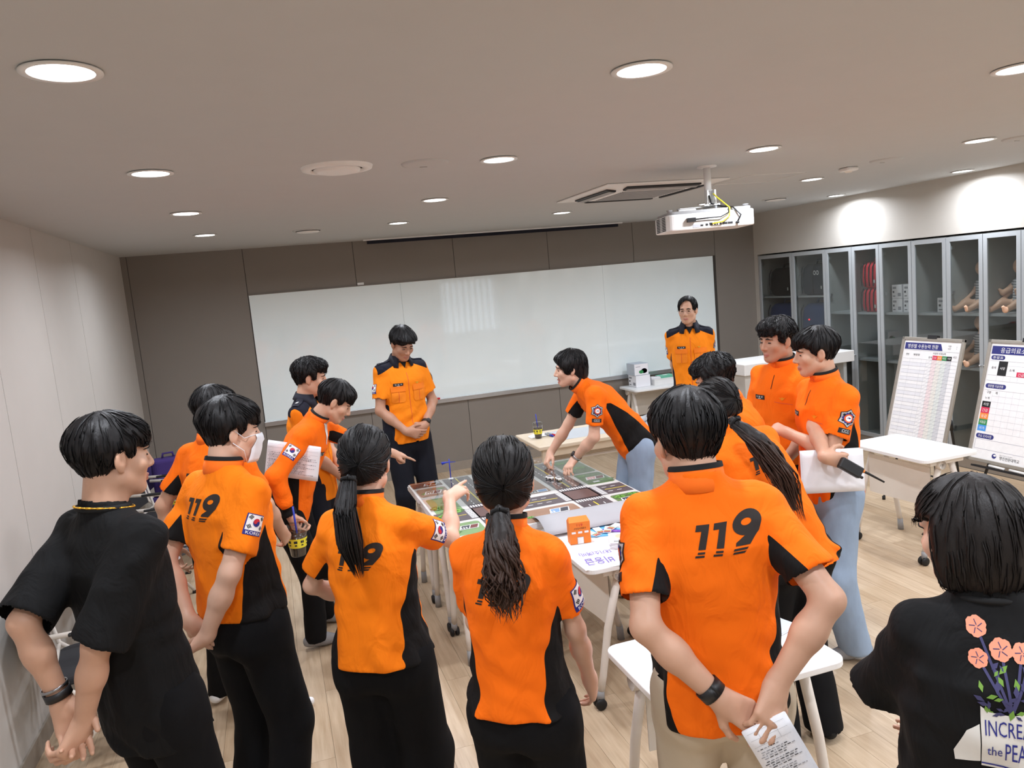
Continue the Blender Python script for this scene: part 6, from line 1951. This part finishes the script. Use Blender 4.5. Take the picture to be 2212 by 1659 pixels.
# face mask: cloth over nose and chin with ear loops
g = p.hgrid; rows = []
for zz in np.linspace(-.112, -.006, 9):
    r = []
    for xx in np.linspace(-.056, .056, 11):
        P_ = p.hp(xx, .135, zz)
        for _ in range(30):
            d = g.sample(P_[None])[0]
            if d < .004: break
            P_ = P_ - p.HM[1] * min(d * .6, .01)
        yy = ((P_ - p.HC) @ p.HM[1]) / p.hsc
        yy = max(yy, .112 - 16 * xx * xx - 3.5 * (zz + .045) ** 2)
        r.append(Vector(p.hp(xx, yy, zz) - p.base))
    rows.append(r)
mk = MB().sheet(rows).build('face_mask', 'mask_white', p.obj); md = mk.modifiers.new('thick', 'SOLIDIFY'); md.thickness = .002
for q in (-1, 1):
    ex = -1 if q > 0 else 0
    for zz, k in ((-.105, 0), (-.012, 8)):
        MB().tube([rows[k][ex if q > 0 else 0], Vector(p.hp(q * .074, .03, zz * .5 - .01) - p.base), Vector(p.hp(q * .082, -.012, (-.032 if k == 0 else .018)) - p.base)], .0014, 6).build('ear_loop', 'mask_white', mk)
bl = []
for zz in (.085, .125):
    c = p.P0 + p.A * p.L * zz
    bl.append([Vector(c - p.base + p.Rp * (np.interp(zz, PROF_T, p.pa) + .020) * math.cos(a) + p.Fp * (np.interp(zz, PROF_T, p.pb) + .022) * math.sin(a)) for a in np.linspace(0, 2 * PI, 41)])
MB().sheet(bl).build('belt', 'black_cloth', p.trous)

p = person('P6', 'woman with a straight ponytail pointing at the map, back to the viewer', h=1.625, female=True, pel=(.235, 2.58), face=28, head=20, pitch=12, res=.9, seed=12, hair='ponytail', legw=1.45, loose=1.7, hem=.0, skin='skin_b', shirt='orange_pale_shirt', build=1.04, hs=1.06, wave=.08, tiptone=.12, sleeve=.72,
           tail=[(V3(.185, 2.505, 1.500), .022), (V3(.155, 2.44, 1.41), .036), (V3(.158, 2.42, 1.30), .042), (V3(.175, 2.42, 1.19), .016)],
           arms={'R': dict(w=(.585, 2.86, 1.275), hint=(.6, 0, -.9), palm=(-.3, .1, -1), fdir=(.74, .55, .16), pose='gesture'), 'L': dict(loc=(-.17, .22, 1.02), hint=(-.7, -.6, 0))})
back_119(p, .72); flag_patch(p, 'R', .5)

p = person('P8', 'woman with a wavy ponytail standing in the middle, back to the viewer', h=1.62, female=True, pel=(.575, 2.05), face=33, head=18, pitch=8, res=.9, seed=13, hair='ponytail', hairmat='hair_brown', loose=1.5, hem=.03, skin='skin_b', build=1.0, hs=1.07, wave=.85, tiptone=.55, sleeve=.74, legw=1.1,
           tail=[(V3(.535, 1.955, 1.472), .020), (V3(.505, 1.87, 1.39), .040), (V3(.495, 1.85, 1.30), .052), (V3(.50, 1.85, 1.205), .032)],
           arms={'R': dict(loc=(.19, .18, .90), hint=(.5, -.8, 0)), 'L': dict(loc=(-.17, .22, .92), hint=(-.5, -.8, 0))})
back_119(p, .74); flag_patch(p, 'R', .5)

p = person('P12', 'broad man in beige trousers, orange shirt numbered 119, papers behind his back', h=1.768, neckl=.040, pel=(1.075, 1.765), side=-3, face=23, head=2, pitch=10, res=.9, hs=1.08, seed=14, hair='short', trousers='beige_trousers', build=1.04, loose=1.2, hem=-.10, skin='skin_a', sleeve=.74,
           arms={'L': dict(loc=(-.035, -.20, .985), hint=(-.95, -.5, 0), palm=(-.4, .6, .2), fdir=(.75, -.35, -.55), pose='half_point'), 'R': dict(loc=(.105, -.20, 1.015), hint=(.95, -.5, 0), palm=(.2, .8, 0), fdir=(-.55, -.3, -.75), pose='relaxed')})
back_119(p, .80, .76, .045); star_badge(p, 'L')
wrist_band(p, 'L', 'dark_plastic', None, .03, .016, label='wide black fabric watch strap')

p = person('P1', 'man in a black T-shirt with a thin gold necklace, hands clasped behind', h=1.815, pel=(-.485, 2.455), lean=-5, face=47, head=60, pitch=6, res=.88, seed=15, hair='short', shirt='black_shirt', collar='crew', sleeve=.98, loose=.8, slw=1.25, hem=-.20, skin='skin_a', build=.93,
           arms={'R': dict(loc=(.0, -.20, .93), hint=(.35, -.9, 0), palm=(-.6, .5, 0), fdir=(-.5, -.25, -.8), pose='grip'), 'L': dict(loc=(-.05, -.22, .99), hint=(.15, -1, 0), palm=(.2, -1, 0), fdir=(.2, -.2, -.95), pose='relaxed')})
wrist_band(p, 'L', 'dark_plastic', 'dark_plastic', .03, .012, label='black digital watch', facesize=.018)
wrist_band(p, 'L', 'steel', None, .052, .004, 'bracelet', label='steel chain bracelet')
nk = []
for a in np.linspace(0, 2 * PI, 33):
    rad = -p.F1 * math.cos(a) + p.R1 * math.sin(a); fr = (1 - math.cos(a)) / 2
    nk.append(Vector(p.nb - p.base + rad * .073 * p.S + p.A * (.034 - .05 * fr) + p.F1 * .006))
m = MB()
for k in range(len(nk) - 1):
    m.tube([nk[k], nk[k + 1]], .0022 if k % 2 else .003, 6)
m.build('necklace', 'gold', p.obj)['label'] = 'thin gold chain necklace'

p = person('P16', 'woman with a dark bob in a black T-shirt printed with roses', h=1.59, female=True, pel=(1.33, 1.145), face=38, head=-10, pitch=10, res=.88, seed=16, hair='bob', hairmat='hair_soft', shirt='black_shirt', collar='crew', sleeve=.98, loose=2.3, hem=-.30, skin='skin_b', build=1.15, hs=1.0,
           arms={'L': dict(loc=(.02, .20, 1.10), hint=(-1, .0, -.15)), 'R': dict(loc=(-.03, .22, 1.02), hint=(.9, -.3, -.4))})
# rose print on the back
plain('rose_pink', (238, 150, 120), .8); plain('leaf_navy', (62, 60, 100), .8); plain('leaf_green', (110, 150, 60), .8); plain('vase_white', (222, 220, 214), .8)
pc = []
for (u, v, r) in ((-.055, .115, .020), (-.010, .072, .022), (-.058, .052, .019), (.032, .066, .020), (.062, .095, .018)):
    for k in range(6):
        a = k * 1.05 + u * 30; pc.append((*circ2(u + r * .5 * math.cos(a), v + r * .5 * math.sin(a), r * .62, 9), 'rose_pink', 1.4))
    for k in range(5):
        a = k * 1.25; 
        pc.append((*poly2([(u + r * .2 * math.cos(a), v + r * .2 * math.sin(a)), (u + r * .75 * math.cos(a + .5), v + r * .75 * math.sin(a + .5)), (u + r * .70 * math.cos(a + .62), v + r * .70 * math.sin(a + .62)), (u + r * .1 * math.cos(a + .3), v + r * .1 * math.sin(a + .3))]), 'leaf_navy', 1.9))
    d = Vector((0, -.06)) - Vector((u, v)); L = d.length; d.normalize(); w = Vector((-d.y, d.x)) * .003; a0 = Vector((u, v)) + d * r
    pc.append((*poly2([a0 - w, Vector((0, -.06)) - w, Vector((0, -.06)) + w, a0 + w]), 'leaf_navy', 1))
rg = random.Random(4)
for k in range(44):
    u = rg.uniform(-.075, .075) * (1 - k / 90); v = rg.uniform(-.07, .04); a = rg.uniform(0, 6.28); ln = rg.uniform(.012, .024)
    e = Vector((math.cos(a), math.sin(a))); f_ = Vector((-e.y, e.x)); c = Vector((u, v))
    pc.append((*poly2([c - e * ln * .6, c + f_ * ln * .28, c + e * ln * .6, c - f_ * ln * .28]), 'leaf_navy' if k % 3 else 'leaf_green', 1.1 + .02 * k))
pc.append((*poly2([(-.062, -.045), (-.045, -.058), (0, -.062), (.05, -.048), (.066, -.025), (.070, -.19), (.03, -.205), (-.06, -.195)]), 'vase_white', 1.3))
pc.append((*poly2([(-.064, -.09), (-.09, -.11), (-.115, -.17), (-.112, -.195), (-.062, -.185)]), 'vase_white', 1.2))
pc.append((*poly2([(-.052, -.205), (.03, -.212), (.034, -.30), (-.05, -.29)]), 'vase_white', 1.2))
pc.append((*poly2([(-.060, -.185), (.03, -.195), (.069, -.178), (.069, -.181), (.03, -.199), (-.060, -.189)]), 'flag_blue', 2))
pc.append((*text2('INCREASE', .004, -.095, .115, .036), 'flag_blue', 2)); pc.append((*text2('the', -.035, -.150, .03, .024), 'flag_blue', 2)); pc.append((*text2('PEACE', .022, -.150, .072, .044), 'flag_blue', 2)); pc.append((*text2('Stüssy', -.008, -.235, .062, .036), 'black_print', 2))
C = p.P0 + p.A * p.L * .775 + p.R1 * .012
pc = [([(v[0] * .84, v[1] * .84) for v in vs2], f2, m2, l2) for vs2, f2, m2, l2 in pc]
decal(p, 'rose_print', C, -p.F1, p.A, pc, .0016, label='printed vase of pink roses with lettering', maxlen=.02)
# ------------------------------------------------------------------ things people hold
def slab(name, label, cat, c, U, V, w, h, n=3, mat='paper', lines=True, th=.0012, group=None, fan=.004):
    """a few loose sheets: centre c, axes U (width) and V (height); printed on the side facing U x V"""
    U = Vector(U).normalized(); V = Vector(V); V = (V - U * V.dot(U)).normalized(); N = U.cross(V)
    o = tag(empty(name, c), label, cat, group)
    rg = random.Random(len(label))
    for k in range(n):
        off = Vector((0, 0, 0)) if k == n - 1 else U * rg.uniform(-fan, fan) + V * rg.uniform(-fan, fan)
        rows = []
        for j in np.linspace(-.5, .5, 7):
            rows.append([off + U * (i * w) + V * (j * h) + N * (k * .0016 + .005 * w * math.sin(j * 3 + .6) * (i + .5)) for i in np.linspace(-.5, .5, 5)])
        s_ = MB().sheet(rows).build('sheet', mat, o); m = s_.modifiers.new('thick', 'SOLIDIFY'); m.thickness = th
    if lines:
        p = Print(N * (n * .0016 + .001), U, V, .0005)
        hf = lambda j: 0
        y = h / 2 - .02; k = 0
        def row(y0, y1, x0, x1, mat_):
            pts = []
            for (xx, yy) in ((x0, y0), (x1, y0), (x1, y1), (x0, y1)): pts.append((xx, yy))
            vs_, fs = p.p.setdefault(mat_, ([], [])); q = len(vs_)
            for xx, yy in pts: vs_.append(U * xx + V * yy + N * (n * .0016 + .0008 + .005 * w * math.sin(yy / h * 3 + .6) * (xx / w + .5)))
            fs.append((q, q + 1, q + 2, q + 3))
        for yy in (h / 2 - .012, h / 2 - .032, h / 2 - .052): row(yy, yy + .0006, -w / 2 + .008, w / 2 - .008, 'ink_light')
        for xx in (-w * .2, w * .2): row(h / 2 - .052, h / 2 - .012, xx, xx + .0006, 'ink_light')
        y = h / 2 - .062
        while y > -h / 2 + .02:
            x = -w / 2 + .010 + (.006 if k % 3 else 0)
            end = w / 2 - .012 - rg.uniform(0, w * .35)
            while x < end:
                ln = rg.uniform(.004, .012); row(y, y + .0022, x, min(x + ln, w / 2 - .01), 'ink' if rg.random() < .35 else 'ink_light'); x += ln + .003
            y -= .0062 if k % 4 else .009; k += 1
        p.build('printed_text', o)
    return o
P_ = PEOPLE
# papers of the broad man: held at his left hand
q = P_['P12']; hw = q.limbs['L']; c0 = hw['W'] + hw['fd'] * .10 * q.S
back = -q.F0
slab('paper_bundle', 'long folded printed papers held behind the broad man', 'papers', Vector(c0 + q.R0 * .075 + V3(0, 0, -.115) + back * .045), q.R0 * .86 + V3(0, 0, .42), V3(0, 0, 1) * .86 - q.R0 * .42, .115, .30, 4)
q = P_['P2']; hw = q.limbs['R']; c0 = hw['W'] + hw['fd'] * .10 * q.S
slab('folded_paper', 'folded paper held behind the masked man', 'paper', Vector(c0 - q.R0 * .055 + V3(0, 0, -.035) + (-q.F0) * .035), -q.R0 * .5 + V3(0, 0, .8), -q.R0 * .9 - V3(0, 0, .45), .105, .17, 2)
slab('paper_sheet', 'grey-white paper held low by the man behind the mask wearer', 'paper', (-.655, 4.14, .875), (1, .2, .5), (-.3, .5, .5), .105, .15, 2, lines=False)
q = P_['P5']; mid = (q.limbs['R']['S'] * .35 + q.limbs['R']['E'] * .65)
slab('paper_bundle', 'printed papers tucked under the arm of the coffee holder', 'papers', Vector(mid - q.R0 * .062 + q.F0 * .02 - V3(0, 0, .01)), q.F0 * .95 + V3(0, 0, -.22), V3(0, 0, 1) + q.F0 * .22, .30, .20, 4)
cup((-.005, 4.265, .70), 'iced coffee cup held by the man in long sleeves', (.03, .03, .3), 1.3)
# papers and radio of the man with folded arms
slab('paper_bundle', 'blank white papers held against the hip of the man with folded arms', 'papers', (2.51, 3.0, 1.04), (.95, -.32, -.03), (.06, .12, 1), .29, .205, 4, lines=False, fan=.008)
o = tag(empty('two_way_radio', (2.495, 2.912, 1.10)), 'black two-way radio with antenna held by the man with folded arms', 'radio')
D = Vector((.075, -.03, -.055)).normalized(); U = Vector((.5, .1, .85)); U = (U - D * U.dot(D)).normalized(); N = D.cross(U)
M4 = Matrix(((D.x, U.x, N.x, 0), (D.y, U.y, N.y, 0), (D.z, U.z, N.z, 0), (0, 0, 0, 1)))
MB().box((.045, 0, 0), (.115, .055, .032), M4).build('radio_body', 'dark_plastic', o, .006)
MB().box((.03, .0, -.018), (.05, .04, .006), M4).build('speaker_grille', 'grey_plastic', o)
MB().tube([M4 @ Vector((.10, .016, 0)), M4 @ Vector((.14, .018, 0)), M4 @ Vector((.22, .02, 0))], [.007, .006, .0045], 10).build('antenna', 'black_rubber', o)
MB().tube([M4 @ Vector((.10, .016, 0)), M4 @ Vector((.112, .0165, 0))], .0085, 10).build('antenna_ring', 'orange_print', o)
MB().tube([M4 @ Vector((.10, -.014, 0)), M4 @ Vector((.118, -.014, 0))], .007, 10).build('dial', 'dark_plastic', o)
o = tag(empty('notebook', (1.66, 2.33, .722), .3), 'small white notebook on the near desk', 'notebook')
MB().bx(-.05, .05, -.07, .07, 0, .008).build('pages', 'paper', o, .002); MB().bx(-.051, .051, -.071, .071, .008, .0095).build('cover', 'pale_blue_card', o)

# ------------------------------------------------------------------ infant manikins in the cabinets
plain('manikin_skin', (222, 178, 148), .45, var=.03)
t = NT('striped_vest')
sx_ = t.n('ShaderNodeSeparateXYZ'); t.l(t.coord('Object'), sx_.inputs[0])
st_ = t.math('GREATER_THAN', t.math('SINE', t.math('MULTIPLY', sx_.outputs[2], 300.0)), 0.1)
t.set(t.mix(st_, srgb(190, 192, 194), srgb(110, 114, 120)), .9)
def manikin(loc, rz, label, lying=False, group='infant training manikins'):
    """sits facing +y locally with legs forward"""
    g = Grid((-.16, -.12, -.01), (.16, .26, .44), .010)
    prs = [Ell((0, 0, .355), (.058, .066, .068)), Cone((0, 0, .29), (0, -.005, .26), .026, .03), Cone((0, -.01, .22), (0, -.015, .07), .062, .070, .03), Ell((0, .066, .35), (.010, .010, .009), k=.008), Ell((-.057, -.005, .35), (.008, .014, .018), k=.006), Ell((.057, -.005, .35), (.008, .014, .018), k=.006)]
    for s in (-1, 1):
        prs += [Cone((s * .05, 0, .055), (s * .085, .11, .075), .040, .032, .02), Cone((s * .085, .11, .07), (s * .085, .20, .028), .030, .021, .015), Cone((s * .085, .20, .03), (s * .09, .225, .058), .02, .013, .01)]
        prs += [Cone((s * .062, -.005, .235), (s * .105, .01, .16), .026, .021, .015), Cone((s * .105, .01, .16), (s * .095, .075, .115), .02, .016, .01), Ell((s * .093, .09, .108), (.015, .019, .014), k=.008)]
    for p in prs: g.add(p)
    V, F = g.mesh(1)
    o = np_obj('infant_manikin', V, F, ['manikin_skin']); tag(o, label, 'manikin', group)
    o.location = loc; o.rotation_euler = (0, 0, math.radians(rz)); o.scale = (1.12, 1.12, 1.12)
    g2 = Grid((-.10, -.11, .03), (.10, .10, .29), .008)
    g2.add(Cone((0, -.01, .225), (0, -.015, .07), .068, .078, .03))
    for s in (-1, 1): g2.add(Cone((s * .05, -.005, .238), (s * .07, 0, .22), .034, .032, .02))
    zz = g2.pts()[..., 2]; g2.f = np.maximum(g2.f, np.maximum(zz - .262, .045 - zz).astype(np.float32))
    V, F = g2.mesh(1); np_obj('vest', V, F, ['striped_vest'], o)
    return o
manikin((XR + .27, 5.41, 1.443), 76, 'infant manikin sitting alone on the cabinet shelf')
manikin((XR + .25, 5.02, 1.443), 76, 'infant manikin sitting in front in the double cabinet')
m2 = manikin((XR + .37, 5.0, 1.58), 76, 'infant manikin propped higher behind the sitting one')
tag(MB().bx(XR + .29, XR + .46, 4.90, 5.08, 1.443, 1.58).build('carton', 'paper_grey', None, .004), 'grey carton under the higher infant manikin', 'box')
manikin((XR + .25, 5.41, .943), 76, 'infant manikin sitting on the lower cabinet shelf')
